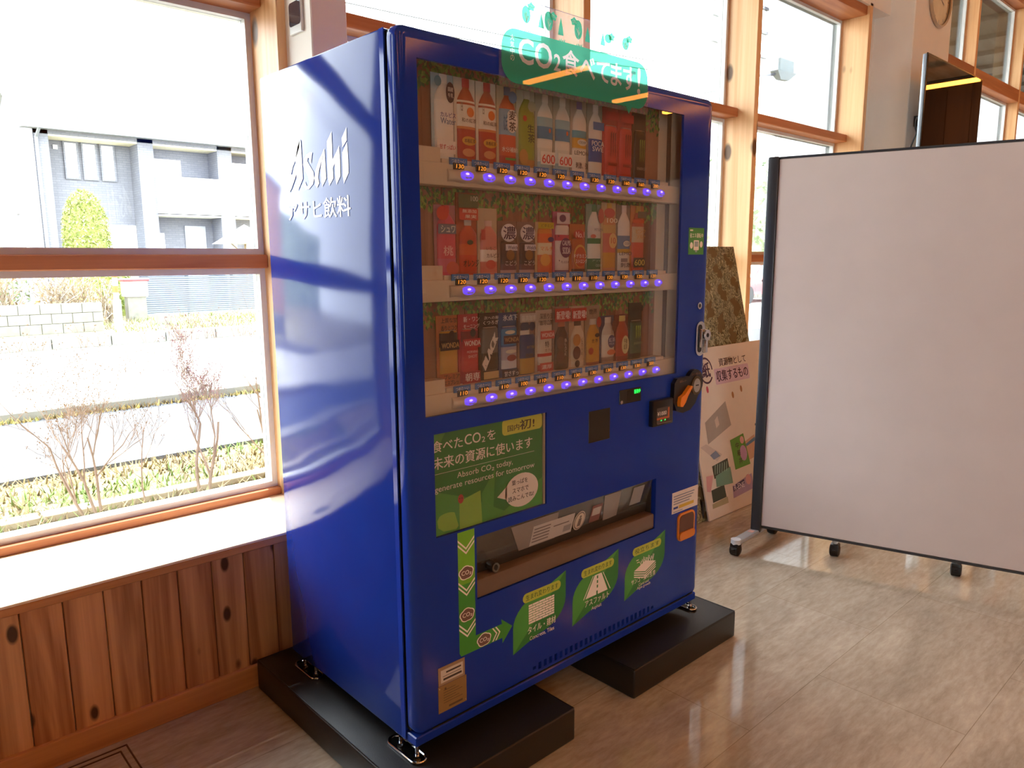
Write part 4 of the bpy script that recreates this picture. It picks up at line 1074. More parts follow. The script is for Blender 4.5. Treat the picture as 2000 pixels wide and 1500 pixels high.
sample(1, 11, 1.610, 'pet', '#c07c4c', '#c0624a', '#b89a4a', [(0.0, 0.14, '#c0543c'), (0.14, 0.44, '#c85a48'), (0.44, 0.68, '#c8b090')],
       [('ピンク', 0.22, 0.94, 0.575, 0.64, '#c88a28'), ('ソルト', 0.28, 0.96, 0.50, 0.56, '#c88a28'), ('600', 0.16, 0.92, 0.085, 0.175, '#d8c060')],
       [(0.55, 0.13, -0.44, 0.075, '#4a4440'), (0.68, 0.86, -0.32, 0.05, '#6a6650'), (0.4, 0.76, -0.42, 0.025, '#c8583a')], 'orange salt drink bottle sample, last on the middle shelf')
# --- bottom shelf
sample(2, 0, T3, 'can', '#b0673a', '#b8862c', '', [(0.02, 0.62, '#c29030'), (0.62, 0.93, '#3a2c22')],
       [('上質な甘', 0.10, 0.86, 0.90, 0.97, '#2c2018'), ('香りとコク', 0.10, 0.86, 0.79, 0.865, '#2c2018'), ('WONDA', 0.12, 0.95, 0.545, 0.62, '#c8a260'), ('プレミア', 0.20, 0.94, 0.10, 0.17, '#2c2018'), ('エスプレッ', 0.20, 0.90, 0.015, 0.085, '#2c2018')],
       [(0.52, 0.58, -0.46, 0.07, '#1f1a18'), (0.5, 0.09, -0.48, 0.095, '#b0673a'), (0.62, 0.72, 0.14, 0.07, '#241c1a')], 'gold coffee can sample on a brown card, first on the bottom shelf', (0.16, 0.80))
sample(2, 1, T3, 'can', '#a8333c', '#b2262e', '', [(0.02, 0.66, '#bd2a30'), (0.70, 0.93, '#7a1c22')],
       [('新・ワン', 0.14, 0.94, 0.89, 0.97, '#f0dcd4'), ('モーニング', 0.14, 0.94, 0.80, 0.86, '#f0dcd4'), ('WONDA', 0.18, 0.98, 0.545, 0.62, '#f0e0d4'), ('MORNING', 0.3, 0.86, 0.44, 0.475, '#f0c8c0'), ('SHOT', 0.36, 0.8, 0.37, 0.41, '#f0c8c0'), ('朝専', 0.2, 0.92, 0.03, 0.15, '#f0dcd4')],
       [(0.56, 0.58, -0.44, 0.065, '#b52e34'), (0.52, 0.085, -0.46, 0.085, '#a8333c'), (0.62, 0.73, 0.14, 0.06, '#2a1a1c')], 'red coffee can sample on the bottom shelf', (0.16, 0.80))
sample(2, 2, T3, 'can', '#3a342c', '#5a554a', '', [(0.02, 0.40, '#3a362c'), (0.40, 0.93, '#68645a')],
       [('次への扉', 0.14, 0.90, 0.905, 0.955, '#d8d0c4'), ('くつろぎ', 0.10, 0.90, 0.83, 0.89, '#e8e0d4')],
       [(0.52, 0.075, -0.40, 0.055, '#c4a872')], 'dark coffee can sample with slanted white lettering on the bottom shelf', (0.14, 0.80))
# slanted word on the previous can
_o = [o for o in bpy.data.objects if o.name.startswith('drink_can') and o.get('label', '').startswith('dark coffee can')][0]
_x0 = 0.147 + 0.0728 * 2
MB().text('BLACK', 0, 1, 0, 1, lambda u, w: (_x0 + 0.016 + u * 0.046 - w * 0.012, 0.0548, rows[2] + 0.0405 + 0.030 + u * 0.085 + w * 0.020), 0, 0.03).build('slanted_lettering', ink('#e2d8c8'), _o)
sample(2, 3, T3 - 0.003, 'can', '#34507a', '#3f5f92', '', [(0.02, 0.22, '#c8c8d0'), (0.22, 0.52, '#a8a4b0'), (0.56, 0.93, '#3f7fae')],
       [('氷点下', 0.10, 0.90, 0.88, 0.97, '#e4e6ea'), ('WONDA', 0.20, 0.96, 0.55, 0.62, '#c09a6a'), ('甘さすっ', 0.16, 0.94, 0.02, 0.10, '#e8e8ea')],
       [(0.58, 0.585, -0.42, 0.065, '#4a2f38'), (0.55, 0.40, 0.30, 0.03, '#d8cfc0'), (0.58, 0.30, 0.26, 0.05, '#8a3a34'), (0.5, 0.06, -0.45, 0.06, '#262c44'), (0.5, 0.70, 0.28, 0.03, '#d8d4c0')], 'blue iced coffee can sample on the bottom shelf', (0.12, 0.80))
sample(2, 4, T3 - 0.005, 'can', '#8a6f5e', '#2f3f6a', '', [(0.02, 0.40, '#b08a34'), (0.40, 0.90, '#2c3c66')],
       [('最高', 0.1, 0.5, 0.86, 0.95, '#d8d0c4'), ('珈琲', 0.52, 0.9, 0.86, 0.95, '#d8d0c4'), ('BITTER', 0.4, 0.86, 0.42, 0.46, '#a08a50'), ('微糖', 0.3, 0.75, 0.27, 0.34, '#4a3818')],
       [(0.3, 0.77, 0.26, 0.08, '#2c3a54'), (0.72, 0.77, 0.18, 0.07, '#2c3a54'), (0.28, 0.68, -0.26, 0.035, '#d0c8bc'), (0.5, 0.91, -0.48, 0.07, '#b8aea0')], 'navy and gold coffee can sample on the bottom shelf', (0, 0.66))
sample(2, 5, T3 - 0.003, 'can', '#b8aa98', '#cfc0ac', '', [(0.02, 0.14, '#c24a3c'), (0.20, 0.30, '#cfc4b8'), (0.30, 0.36, '#b83a34')],
       [('深煎り豆', 0.1, 0.92, 0.86, 0.95, '#4a3a30'), ('珈琲山麓', 0.1, 0.92, 0.76, 0.84, '#4a3a30'), ('WONDA', 0.22, 0.98, 0.565, 0.635, '#f0d8cc'), ('特', 0.42, 0.66, 0.40, 0.50, '#4a3a30'), ('カフェ', 0.42, 0.86, 0.33, 0.375, '#4a3a30'), ('濃厚', 0.22, 0.84, 0.05, 0.12, '#f0d8cc')],
       [(0.6, 0.60, -0.42, 0.065, '#c25046'), (0.54, 0.08, -0.40, 0.07, '#c24a3c')], 'cream coffee can sample with red name band on the bottom shelf', (0.0, 0.84))
sample(2, 6, T3 + 0.004, 'alu', '#8a705e', '#4a3830', '#b06a4a', [(0.0, 0.60, '#54402f')],
       [('新登場!', 0.08, 0.94, 0.80, 0.93, '#efd8cc'), ('B', .60, .72, .44, .49, '#cfc4b8'), ('L', .60, .72, .385, .43, '#cfc4b8'), ('A', .60, .72, .33, .375, '#cfc4b8'), ('C', .60, .72, .275, .32, '#cfc4b8'), ('K', .60, .72, .22, .265, '#cfc4b8')],
       [(0.5, 0.865, -0.49, 0.105, '#b8372f'), (0.35, 0.43, 0.24, 0.10, '#6a5040'), (0.35, 0.20, 0.24, 0.10, '#5a3a30')], 'black coffee bottle sample under a red banner on the bottom shelf', (0, 0.80))
sample(2, 7, T3 + 0.002, 'alu', '#b89c80', '#d2bfa4', '#5a4030', [(0.0, 0.60, '#cdb898')],
       [('新登場!', 0.08, 0.94, 0.80, 0.93, '#efd8cc'), ('L', .64, .74, .42, .465, '#5a463a'), ('A', .64, .74, .365, .41, '#5a463a'), ('T', .64, .74, .31, .355, '#5a463a'), ('T', .64, .74, .255, .30, '#5a463a'), ('E', .64, .74, .20, .245, '#5a463a')],
       [(0.5, 0.865, -0.49, 0.105, '#b8372f'), (0.36, 0.45, 0.25, 0.10, '#b8834a'), (0.36, 0.24, 0.25, 0.11, '#5a3028'), (0.4, 0.06, 0.16, 0.06, '#3a302a')], 'milk coffee bottle sample under a red banner on the bottom shelf', (0, 0.80))
sample(2, 8, T3, 'alu', '#9a8268', '#c0892c', '#c8bca8', [(0.0, 0.06, '#8a4a2c'), (0.06, 0.62, '#c4902e')],
       [('世界', 0.10, 0.62, 0.86, 0.95, '#3a3024'), ('世', .30, .48, .38, .44, '#3a2c1a'), ('界', .54, .72, .38, .44, '#3a2c1a')],
       [(0.70, 0.50, 0.16, 0.035, '#3a2c20'), (0.28, 0.24, 0.17, 0.06, '#a8401f'), (0.80, 0.72, 0.16, 0.09, '#b0483a')], 'amber tea bottle sample on the bottom shelf', (0, 0.80))
sample(2, 9, 1.256, 'alu', '#4a4a60', '#bfb4a4', '#cfc4b6', [(0.0, 0.12, '#8a7464'), (0.14, 0.60, '#cfc6b8')],
       [('紅茶', 0.46, 0.90, 0.44, 0.53, '#c0bcd0'), ('MILK', 0.48, 0.86, 0.38, 0.42, '#c0bcd0')],
       [(0.68, 0.45, 0.26, 0.14, '#4a4a78'), (0.66, 0.22, 0.30, 0.06, '#c86a44'), (0.84, 0.78, 0.16, 0.12, '#6a4438')], 'white label milk tea bottle sample on the bottom shelf')
sample(2, 10, 1.257, 'alu', '#6a3024', '#a8482a', '#c8b060', [(0.0, 0.10, '#8a3424'), (0.10, 0.60, '#a83c26')],
       [('午後', 0.52, 0.78, 0.36, 0.48, '#6a5a30'), ('紅茶', 0.52, 0.78, 0.24, 0.35, '#6a5a30')],
       [(0.66, 0.34, 0.27, 0.20, '#d8cc98')], 'red tea bottle sample on the bottom shelf')
sample(2, 11, T3, 'can', '#2f332a', '#3a4034', '', [(0.05, 0.14, '#22241f'), (0.14, 0.92, '#3a5a40')],
       [('ENERGY', 0.24, 0.9, 0.26, 0.30, '#8fa070')], [(0.5, 0.90, -0.40, 0.05, '#232620')], 'green clawed energy can sample, last on the bottom shelf', (0.0, 0.70), (0.36, 0.60, '#9fc050'))
# ------------------------------------------------------------------ rolling partition
m_frame = M('partition_frame', '#3f4247', 0.35, 0.5, var=0.04)
m_fab = M('partition_cloth', '#c6bab5', 0.85, var=0.025, scale=6, bmp=0.04, bscale=400)
m_foot = M('foot_grey', '#a9adb2', 0.35, 0.4)
m_caster = M('caster_black', '#151517', 0.45)
def caster(par, x, y, name='caster'):
    c = MB().cyl((x - 0.018, y, 0.029), (x + 0.018, y, 0.029), 0.029, n=16).cyl((x - 0.023, y, 0.029), (x - 0.018, y, 0.029), 0.02, 0.029, 16).cyl((x + 0.018, y, 0.029), (x + 0.023, y, 0.029), 0.029, 0.02, 16).build(name, m_caster, par, True, local=True)
    MB().rbox(x - 0.02, x + 0.02, y - 0.024, y + 0.026, 0.034, 0.063, 0.006, 2).build('caster_fork', m_caster, c, True, local=True)
    MB().rbox(x - 0.008, x + 0.008, y - 0.034, y - 0.016, 0.030, 0.038, 0.002, 1).build('caster_brake', m_caster, c, local=True)
    return c
pa = math.atan2(-0.966, 0.262)
PT = thing('rolling_partition', (2.345, 0.33, 0), 'beige cloth rolling partition with dark frame and castors', 'partition', rz=pa)
PL = 1.75
MB().rbox(-0.022, 0.028, -0.026, 0.026, 0.066, 1.905, 0.006, 2).build('post', m_frame, PT, True, local=True)
MB().rbox(PL, PL + 0.05, -0.026, 0.026, 0.066, 1.905, 0.006, 2).build('post', m_frame, PT, True, local=True)
pn = MB().rbox(0.028, PL, -0.017, 0.017, 0.102, 1.893, 0.003, 1).build('panel', m_fab, PT, local=True)
MB().rbox(0.028, PL, -0.019, 0.019, 1.893, 1.903, 0.002, 1).build('top_trim', m_frame, PT, local=True)
MB().rbox(0.028, PL, -0.019, 0.019, 0.090, 0.102, 0.002, 1).build('bottom_trim', m_frame, PT, local=True)
for z in (0.62, 1.33):
    MB().cyl((-0.022, -0.012, z), (-0.026, -0.012, z), 0.006, n=10).build('post_screw', m_caster, PT, local=True)
for xx in (0.003, PL + 0.025):
    k0 = len(PT.children)
    ft = MB().rbox(-0.024, 0.024, -0.222, 0.192, 0.058, 0.078, 0.006, 2).build('foot_bar', m_foot, PT, True, local=True)
    MB().cyl((0, -0.218, 0.058), (0, -0.218, 0.082), 0.024, n=16).build('foot_cap', M('foot_cap', '#c9ccd0', 0.4), ft, True, local=True)
    MB().cyl((0, 0.188, 0.058), (0, 0.188, 0.082), 0.024, n=16).build('foot_cap', M('foot_cap', '#c9ccd0', 0.4), ft, True, local=True)
    MB().rbox(-0.014, 0.014, -0.075, -0.045, 0.078, 0.0795, 0.0005, 1).build('foot_sticker', ink('#d8a8a0'), ft, local=True)
    pts_ = [ft, caster(PT, 0, -0.218), caster(PT, 0, 0.188)]
    for o in pts_:
        o.location = (xx, 0, 0); o.rotation_euler = (0, 0, -0.206)

# white stand on castors parked behind the partition
bs = thing('rolling_stand', (2.62, -0.27, 0), 'white rolling stand on black castors, mostly hidden behind the beige partition', 'stand', rz=pa)
m_wtube = M('white_tube', '#d8d8d4', 0.35)
for xx, y0 in ((-0.278, -0.080), (0.232, -0.040)):
    MB().tube([(xx, y0, 0.074), (xx, 0.40, 0.074)], 0.014, 10).build('base_tube', m_wtube, bs, True, local=True)
    MB().cyl((xx, y0, 0.055), (xx, y0, 0.088), 0.012, n=10).build('stem', m_wtube, bs, True, local=True)
    MB().cyl((xx, 0.20, 0.085), (xx, 0.20, 1.6), 0.014, n=10).build('upright', m_wtube, bs, True, local=True)
    caster(bs, xx, y0); caster(bs, xx, 0.385)
MB().cyl((-0.278, 0.2, 0.35), (0.232, 0.2, 0.35), 0.011, n=10).build('cross_tube', m_wtube, bs, True, local=True)
MB().rbox(-0.28, 0.26, 0.175, 0.19, 0.8, 1.62, 0.004, 1).build('board', M('white_board', '#e8e8e6', 0.25), bs, local=True)

# ------------------------------------------------------------------ boards leaning by the window
def moss_mat():
    m, nt, b = new_mat('bark_relief')
    v = coords(nt)
    n1 = noise(nt, coords(nt, (1, 1, 0.8)), 30.0, 3, 0.55, 3.5)
    n2 = noise(nt, coords(nt, (1, 1, 1.6)), 6.0, 4, 0.6, 1.8)
    c = ramp(nt, n1, [(0.34, lin('#2a2618')), (0.45, lin('#747252')), (0.56, lin('#aeac86')), (0.68, lin('#e0dcc0'))])
    c = mixc(nt, c, ramp(nt, n2, [(0.35, lin('#4a4a2c')), (0.55, lin('#8f8a5a')), (0.75, lin('#a89a62'))]), 0.12)
    nt.links.new(c, b.inputs['Base Color'])
    b.inputs['Roughness'].default_value = 0.3
    bump(nt, b, n1, 0.9, 0.02)
    return m
KL = 0.236
def LP(y0, d=0.0):
    return lambda u, w: (u, y0 + KL * w - d, w)
mp = thing('bark_panel', (2.8, 0.75, 0), 'tall olive brown panel of bark-like relief leaning on the wooden post', 'panel')
face = MB(); nu, nw = 34, 60
rp = random.Random(12)
gv = []
for j in range(nw + 1):
    for i in range(nu + 1):
        u = 2.36 + 0.838 * i / nu; w = 0.004 + 1.505 * j / nw
        hgt = 0.0 if i in (0, nu) or j in (0, nw) else 0.006 * (math.sin(u * 31 + w * 17 + 2 * math.sin(w * 9)) * math.sin(w * 23 - u * 11)) + rp.uniform(-0.003, 0.003)
        gv.append((u, 0.690 + KL * w - 0.006 - hgt, w))
face.add(gv, [(j * (nu + 1) + i, j * (nu + 1) + i + 1, (j + 1) * (nu + 1) + i + 1, (j + 1) * (nu + 1) + i) for j in range(nw) for i in range(nu)])
face.build('relief_face', moss_mat(), mp, True, angle=180)
MB().prism(rect(2.36, 3.198, 0.004, 1.509), LP(0.690, 0.004), LP(0.690, -0.006)).build('backing_board', M('panel_edge', '#6a5a3c', 0.6), mp)

def LN(y0, d=0.0):
    return lambda u, w: (u - 0.053, y0 + KL * w - d, w)
pb = thing('notice_board', (2.9, 0.72, 0), 'white notice board about paper recycling leaning in front of the bark panel', 'notice board')
MB().prism(rect(2.494, 3.335, 0.003, 0.93), LN(0.660), LN(0.660, -0.010)).build('board', M('board_white', '#ddd2c4', 0.5, var=0.02), pb)
a1, a2, a3, a4 = LN(0.660, 0.0008), LN(0.660, 0.0014), LN(0.660, 0.002), LN(0.660, 0.0026)
t = MB()
t.poly(rrect(2.775, 3.15, 0.715, 0.805, 0.01), a1, 0)
t.poly([(2.603, 0.525), (2.84, 0.615), (2.862, 0.475), (2.60, 0.405)], a1, 1).poly([(2.70, 0.525), (2.735, 0.545), (2.74, 0.495), (2.705, 0.48)], a2, 2)
t.poly([(2.52, 0.40), (2.58, 0.41), (2.72, 0.33), (2.66, 0.30)], a1, 3).poly([(2.60, 0.345), (2.66, 0.36), (2.70, 0.325), (2.63, 0.315)], a2, 4)
t.poly([(2.822, 0.392), (2.972, 0.410), (2.996, 0.226), (2.828, 0.222)], a2, 5).poly(circ(2.94, 0.30, 0.038, 0.045, 14), a3, 6).poly(circ(2.945, 0.375, 0.022, 0.022, 12), a3, 7)
t.poly([(2.975, 0.36), (3.09, 0.385), (3.10, 0.26), (2.99, 0.25)], a1, 8).poly([(2.98, 0.345), (3.09, 0.37), (3.09, 0.35), (2.985, 0.33)], a2, 9)
t.poly([(2.602, 0.283), (2.766, 0.300), (2.770, 0.235), (2.606, 0.212)], a1, 10).poly([(2.62, 0.225), (2.78, 0.25), (2.782, 0.156), (2.612, 0.166)], a2, 11)
for k in range(6):
    t.poly([(2.612 + k * 0.024, 0.235), (2.63 + k * 0.024, 0.285), (2.636 + k * 0.024, 0.285), (2.618 + k * 0.024, 0.235)], a3, 12)
t.poly([(2.557, 0.158), (2.69, 0.165), (2.695, 0.095), (2.556, 0.090)], a1, 10).poly([(2.545, 0.085), (2.705, 0.095), (2.705, 0.060), (2.543, 0.060)], a2, 13)
t.poly([(2.773, 0.140), (2.992, 0.172), (2.99, 0.085), (2.762, 0.072)], a1, 14).poly([(2.775, 0.137), (2.90, 0.155), (2.90, 0.125), (2.772, 0.107)], a2, 15).poly(circ(2.945, 0.145, 0.03, 0.03, 12), a3, 7)
for x, z in ((2.93, 0.64), (3.03, 0.665), (2.68, 0.70)):
    t.poly(circ(x, z, 0.012, 0.02, 10), a1, 16 if x > 2.8 else 17)
t.poly([(2.60, 0.235), (2.53, 0.24), (2.515, 0.16), (2.55, 0.15)], a1, 7)
t.build('board_pictures', [ink('#cfb4c4'), ink('#a49c92'), ink('#c8bcae'), ink('#c9beb4'), ink('#7f90a4'), ink('#5f9a44'), ink('#b58fb0'), ink('#d3a0a0'), ink('#c8a488'), ink('#5a86a8'), ink('#3a4a44'), ink('#6f9a86'), ink('#9fc0ae'), ink('#a9a07c'), ink('#a894b4'), ink('#4a4a74'), ink('#a5764a'), ink('#b8485a')], pb)
MB().text('資源物として', 2.838, 3.134, 0.815, 0.860, a2, 0, 0.01).build('board_lettering', ink('#4a3f44'), pb)
MB().text('収集するもの', 2.792, 3.135, 0.730, 0.793, a2, 0, 0.02).build('board_lettering', ink('#43304a'), pb)
cm = MB()
cm.text('紙', 2.655, 2.735, 0.765, 0.850, a2, 0, 0.03)
t = MB()
for i, c in enumerate('中華丼'):
    t.text(c, 2.868 + i * 0.006, 2.905 + i * 0.006, 0.335 - i * 0.045, 0.370 - i * 0.045, a3, 0, 0.01)
t.build('board_lettering', ink('#4a3f44'), pb)
MB().text('R-ENE', 2.785, 2.895, 0.113, 0.142, a3, 0, 0.02).build('board_lettering', ink('#e4dce8'), pb)
P = circ(2.695, 0.805, 0.068, 0.075, 30); Q = circ(2.695, 0.805, 0.058, 0.064, 30)
for i in range(30):
    if i % 15 < 12:
        j = (i + 1) % 30
        cm.poly([P[i], P[j], Q[j], Q[i]], a2, 0)
cm.build('circle_mark', ink('#43304a'), pb)

bx = thing('black_case', (2.57, 0.80, 0), 'small black case with yellow corner behind the notice board', 'case')
MB().rbox(2.415, 2.435, 0.69, 0.80, 0.0, 0.12, 0.004, 1).build('case_body', m_black, bx)
MB().poly([(-0.79, 0.004), (-0.715, 0.004), (-0.73, 0.06), (-0.77, 0.075)], lambda u, w: (2.4142, -u, w)).build('case_corner', M('yellow_plastic', '#d8b82a', 0.5), bx)

# ------------------------------------------------------------------ television on the pillar
tv = thing('television', (5.5, 0.63, 2.14), 'large black television mounted on the white pillar behind the partition', 'television')
MB().rbox(4.904, 6.113, 0.602, 0.632, 2.165, 2.858, 0.006, 2).build('cabinet', M('tv_side', '#8f9aa6', 0.35, 0.3), tv, True)
MB().rbox(4.900, 6.117, 0.596, 0.606, 2.160, 2.862, 0.003, 1).build('bezel', M('tv_bezel', '#15161c', 0.25), tv)
MB().box(4.912, 6.105, 0.5945, 0.597, 2.176, 2.850).build('screen', M('tv_screen', '#0a0a0b', 0.02, spec=0.4, var=0.0), tv)
MB().rbox(5.35, 5.75, 0.632, 0.66, 2.35, 2.65, 0.004, 1).box(5.50, 5.62, 0.66, YP - 0.002, 2.46, 2.54).build('wall_bracket', m_frame, tv)
cp = [(5.10 + 0.05 * math.cos(a), 0.70 + 0.03 * math.sin(2 * a), 2.30 + 0.16 * math.sin(a)) for a in [2 * PI * i / 22 for i in range(23)]]
MB().tube([(5.2, 0.64, 2.5)] + cp + [(5.15, 0.66, 2.15)], 0.006, 6).build('cable', m_black, tv, True)
ck = thing('wall_clock', (5.83, YP - 0.02, 3.45), 'round glass-fronted clock high on the white pillar', 'clock')
_l = MB().lathe([(0.215, 0.0), (0.225, 0.012), (0.215, 0.03), (0.200, 0.022)], n=40)
MB().add([(5.83 + v[0], YP - v[2], 3.48 + v[1]) for v in _l.v], _l.f).build('rim', M('clock_rim', '#b89a78', 0.3), ck, True)
MB().prism(circ(5.83, 3.48, 0.205, n=40), FR(YP - 0.012), FR(YP)).build('dial', M('clock_dial', '#cdb08a', 0.1, coat=0.6), ck)
m = MB()
for i in range(12):
    a = PI * i / 6; c_, s_ = math.cos(a), math.sin(a)
    m.poly([(5.83 + c_ * 0.165 - s_ * 0.004, 3.48 + s_ * 0.165 + c_ * 0.004), (5.83 + c_ * 0.19 - s_ * 0.004, 3.48 + s_ * 0.19 + c_ * 0.004), (5.83 + c_ * 0.19 + s_ * 0.004, 3.48 + s_ * 0.19 - c_ * 0.004), (5.83 + c_ * 0.165 + s_ * 0.004, 3.48 + s_ * 0.165 - c_ * 0.004)], FR(YP - 0.0128))
m.poly([(5.826, 3.47), (5.834, 3.47), (5.834, 3.60), (5.826, 3.60)], FR(YP - 0.0134)).poly([(5.82, 3.484), (5.82, 3.476), (5.92, 3.44), (5.92, 3.448)][::-1], FR(YP - 0.0134))
m.build('hands_and_marks', m_black, ck)
# ------------------------------------------------------------------ outdoors
GZ = -0.1
m_asph = M('asphalt', '#3c3e44', 0.9, var=0.12, scale=40, bmp=0.1, bscale=200)
m_road = M('road_asphalt', '#a4a3a0', 0.9, var=0.08, scale=30)
m_conc = M('concrete', '#7c7a72', 0.85, var=0.14, scale=7, bmp=0.15, bscale=50)
m_soil = M('dry_soil', '#7d6e50', 0.95, var=0.35, scale=12, bmp=0.5, bscale=30)
m_verge = M('verge_soil', '#8a8468', 0.95, var=0.3, scale=5, bmp=0.5, bscale=20)
X0g, X1g = -30, 90
def ground(name, y0, y1, z, mat):
    return single(MB().box(X0g, X1g, y0, y1, z - 0.3, z), name, mat, (0, y0, z), kind='structure')
ground('planting_bed', YG + 0.1, 4.6, GZ, m_soil)
ground('gutter', 4.6, 5.08, GZ + 0.01, m_conc)
ground('pavement', 5.08, 7.0, GZ + 0.005, m_asph)
ground('road', 7.25, 14.2, GZ - 0.04, m_road)
ground('verge', 14.4, 60, GZ + 0.02, m_verge)
single(MB().box(X0g, X1g, 4.585, 4.6, GZ, GZ + 0.03), 'gutter_lip', M('gutter_lip', '#5c6068', 0.7), (0, 4.59, GZ), kind='structure')
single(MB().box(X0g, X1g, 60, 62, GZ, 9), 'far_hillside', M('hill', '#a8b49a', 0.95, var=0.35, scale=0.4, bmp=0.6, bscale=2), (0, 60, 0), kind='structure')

ed = thing('bed_edging', (0, 3.6, GZ), 'weathered timber edging running along the planting bed', 'edging')
for i in range(6):
    a = -4.0 + i * 1.9
    MB().rbox(a, a + 1.88, 3.52, 3.64, GZ, GZ + 0.045, 0.006, 1).build('timber', M('timber_grey', '#9e9686', 0.85, var=0.2), ed)
nk = thing('near_kerb', (0, 7.1, GZ), 'pale kerb between the pavement and the road', 'kerb')
for i in range(16):
    a = -8 + i * 1.25
    MB().rbox(a, a + 1.235, 7.02, 7.26, GZ - 0.05, GZ + 0.10, 0.015, 1).build('kerb_stone', m_conc, nk)
fk = thing('far_kerb', (0, 14.3, GZ), 'grey kerb stones across the road below the block wall', 'kerb')
a = -6.0
while a < 30:
    if not (1.5 < a + 0.5 < 2.35):
        MB().rbox(a, a + 0.985, 14.2, 14.42, GZ - 0.05, GZ + 0.17, 0.02, 1).build('kerb_stone', m_conc, fk)
    a += 1.0
bw = thing('block_wall', (1.0, 17, GZ), 'low concrete block wall with dry shrubs above it', 'wall')
for r in range(3):
    for i in range(16):
        a = 3.58 - 0.4 * (i + 1) + (0.2 if r == 1 else 0)
        c = min(3.58, a + 0.392)
        MB().rbox(a, c, 17.0, 17.15, GZ + 0.02 + r * 0.215, GZ + 0.02 + r * 0.215 + 0.208, 0.006, 1).build('block', m_conc, bw)
fe = thing('louvre_fence', (7, 20.5, 0), 'pale grey louvred fence in front of the house', 'fence')
m_fence = M('fence_grey', '#666d78', 0.6)
for i in range(18):
    z = 0.0 + i * 0.058
    MB().add([(5.46, 20.5, z), (11.5, 20.5, z), (11.5, 20.53, z + 0.05), (5.46, 20.53, z + 0.05), (5.46, 20.507, z - 0.004), (11.5, 20.507, z - 0.004), (11.5, 20.537, z + 0.046), (5.46, 20.537, z + 0.046)],
             [(0, 1, 2, 3), (7, 6, 5, 4), (0, 4, 5, 1), (3, 2, 6, 7), (0, 3, 7, 4), (1, 5, 6, 2)]).build('slat', m_fence, fe)
for x in (5.47, 6.7, 8.0, 9.3, 10.5, 11.5):
    MB().box(x - 0.03, x + 0.03, 20.54, 20.60, -0.08, 1.07).build('post', m_fence, fe)
MB().box(5.44, 11.53, 20.49, 20.6, 1.055, 1.085).build('cap_rail', m_fence, fe)
pl = thing('marker_post', (3.75, 16.5, GZ), 'white roadside marker post with two orange bands', 'post')
MB().cyl((3.75, 16.5, GZ), (3.75, 16.5, 0.62), 0.085, n=14).build('sleeve', M('marker_white', '#f0eee8', 0.5), pl, True)
MB().cyl((3.75, 16.5, 0.55), (3.75, 16.5, 1.36), 0.055, n=14).build('rod', M('marker_white', '#f0eee8', 0.5), pl, True)
for z in (0.78, 1.1):
    MB().cyl((3.75, 16.5, z), (3.75, 16.5, z + 0.15), 0.057, n=14).build('band', M('marker_orange', '#f0602a', 0.5), pl, True)

# house
m_brick = M('house_brick', '#8f8f99', 0.8, var=0.06, scale=3, bmp=0.1, bscale=30)
def brick_mat(name, c1, c2, c3):
    m, nt, b = new_mat(name)
    br = nt.nodes.new('ShaderNodeTexBrick')
    br.inputs['Scale'].default_value = 1.0; br.inputs['Brick Width'].default_value = 0.24; br.inputs['Row Height'].default_value = 0.075; br.inputs['Mortar Size'].default_value = 0.008
    for i, c in enumerate((c1, c2, c3)):
        br.inputs[1 + i].default_value = (*lin(c), 1)
    tc = nt.nodes.new('ShaderNodeTexCoord'); sx = nt.nodes.new('ShaderNodeSeparateXYZ'); cx = nt.nodes.new('ShaderNodeCombineXYZ')
    ad = nt.nodes.new('ShaderNodeMath'); ad.operation = 'ADD'
    nt.links.new(tc.outputs['Object'], sx.inputs[0]); nt.links.new(sx.outputs[0], ad.inputs[0]); nt.links.new(sx.outputs[1], ad.inputs[1])
    nt.links.new(ad.outputs[0], cx.inputs[0]); nt.links.new(sx.outputs[2], cx.inputs[1]); nt.links.new(cx.outputs[0], br.inputs['Vector'])
    nt.links.new(br.outputs[0], b.inputs['Base Color']); b.inputs['Roughness'].default_value = 0.8
    return m
m_brick = brick_mat('house_brick_grey', '#75767f', '#7e7f87', '#6d6e77')
m_brick2 = brick_mat('house_brick_light', '#a2a2a8', '#ababb0', '#9a9aa0')
m_hwhite = M('house_white', '#f2f0ec', 0.7, var=0.02)
m_hwin = M('house_window', '#c8d4e0', 0.08, spec=0.8)
m_hpale = M('house_blind', '#eceff2', 0.3)
m_hroof = M('house_roof', '#b8bcc4', 0.5, var=0.05)
hs = thing('house', (8, 26, GZ), 'two-storey grey brick house with white balconies across the road', 'house')
MB().box(4.35, 14.5, 26.9, 33, GZ, 5.5).build('main_wall', m_brick, hs)
MB().add([(4.34, 26.0, GZ), (4.34, 33, GZ), (4.34, 33, 5.55), (4.34, 29.5, 7.3), (4.34, 26.0, 5.55), (4.36, 26.0, GZ), (4.36, 33, GZ), (4.36, 33, 5.55), (4.36, 29.5, 7.3), (4.36, 26.0, 5.55)],
         [(0, 4, 3, 2, 1), (5, 6, 7, 8, 9), (0, 5, 9, 4), (1, 2, 7, 6)]).build('gable_wall', m_brick, hs)
for x0, x1 in ((4.35, 4.75), (7.34, 7.83), (10.0, 10.52), (13.6, 14.4)):
    MB().box(x0, x1, 26.0, 26.9, GZ, 5.5).build('pier', m_brick, hs)
MB().box(4.35, 14.5, 26.0, 26.9, 5.38, 5.56).build('lintel', m_brick, hs)
MB().box(4.75, 14.4, 26.02, 26.88, 5.33, 5.38).build('soffit', M('house_soffit', '#e0d8c0', 0.7), hs)
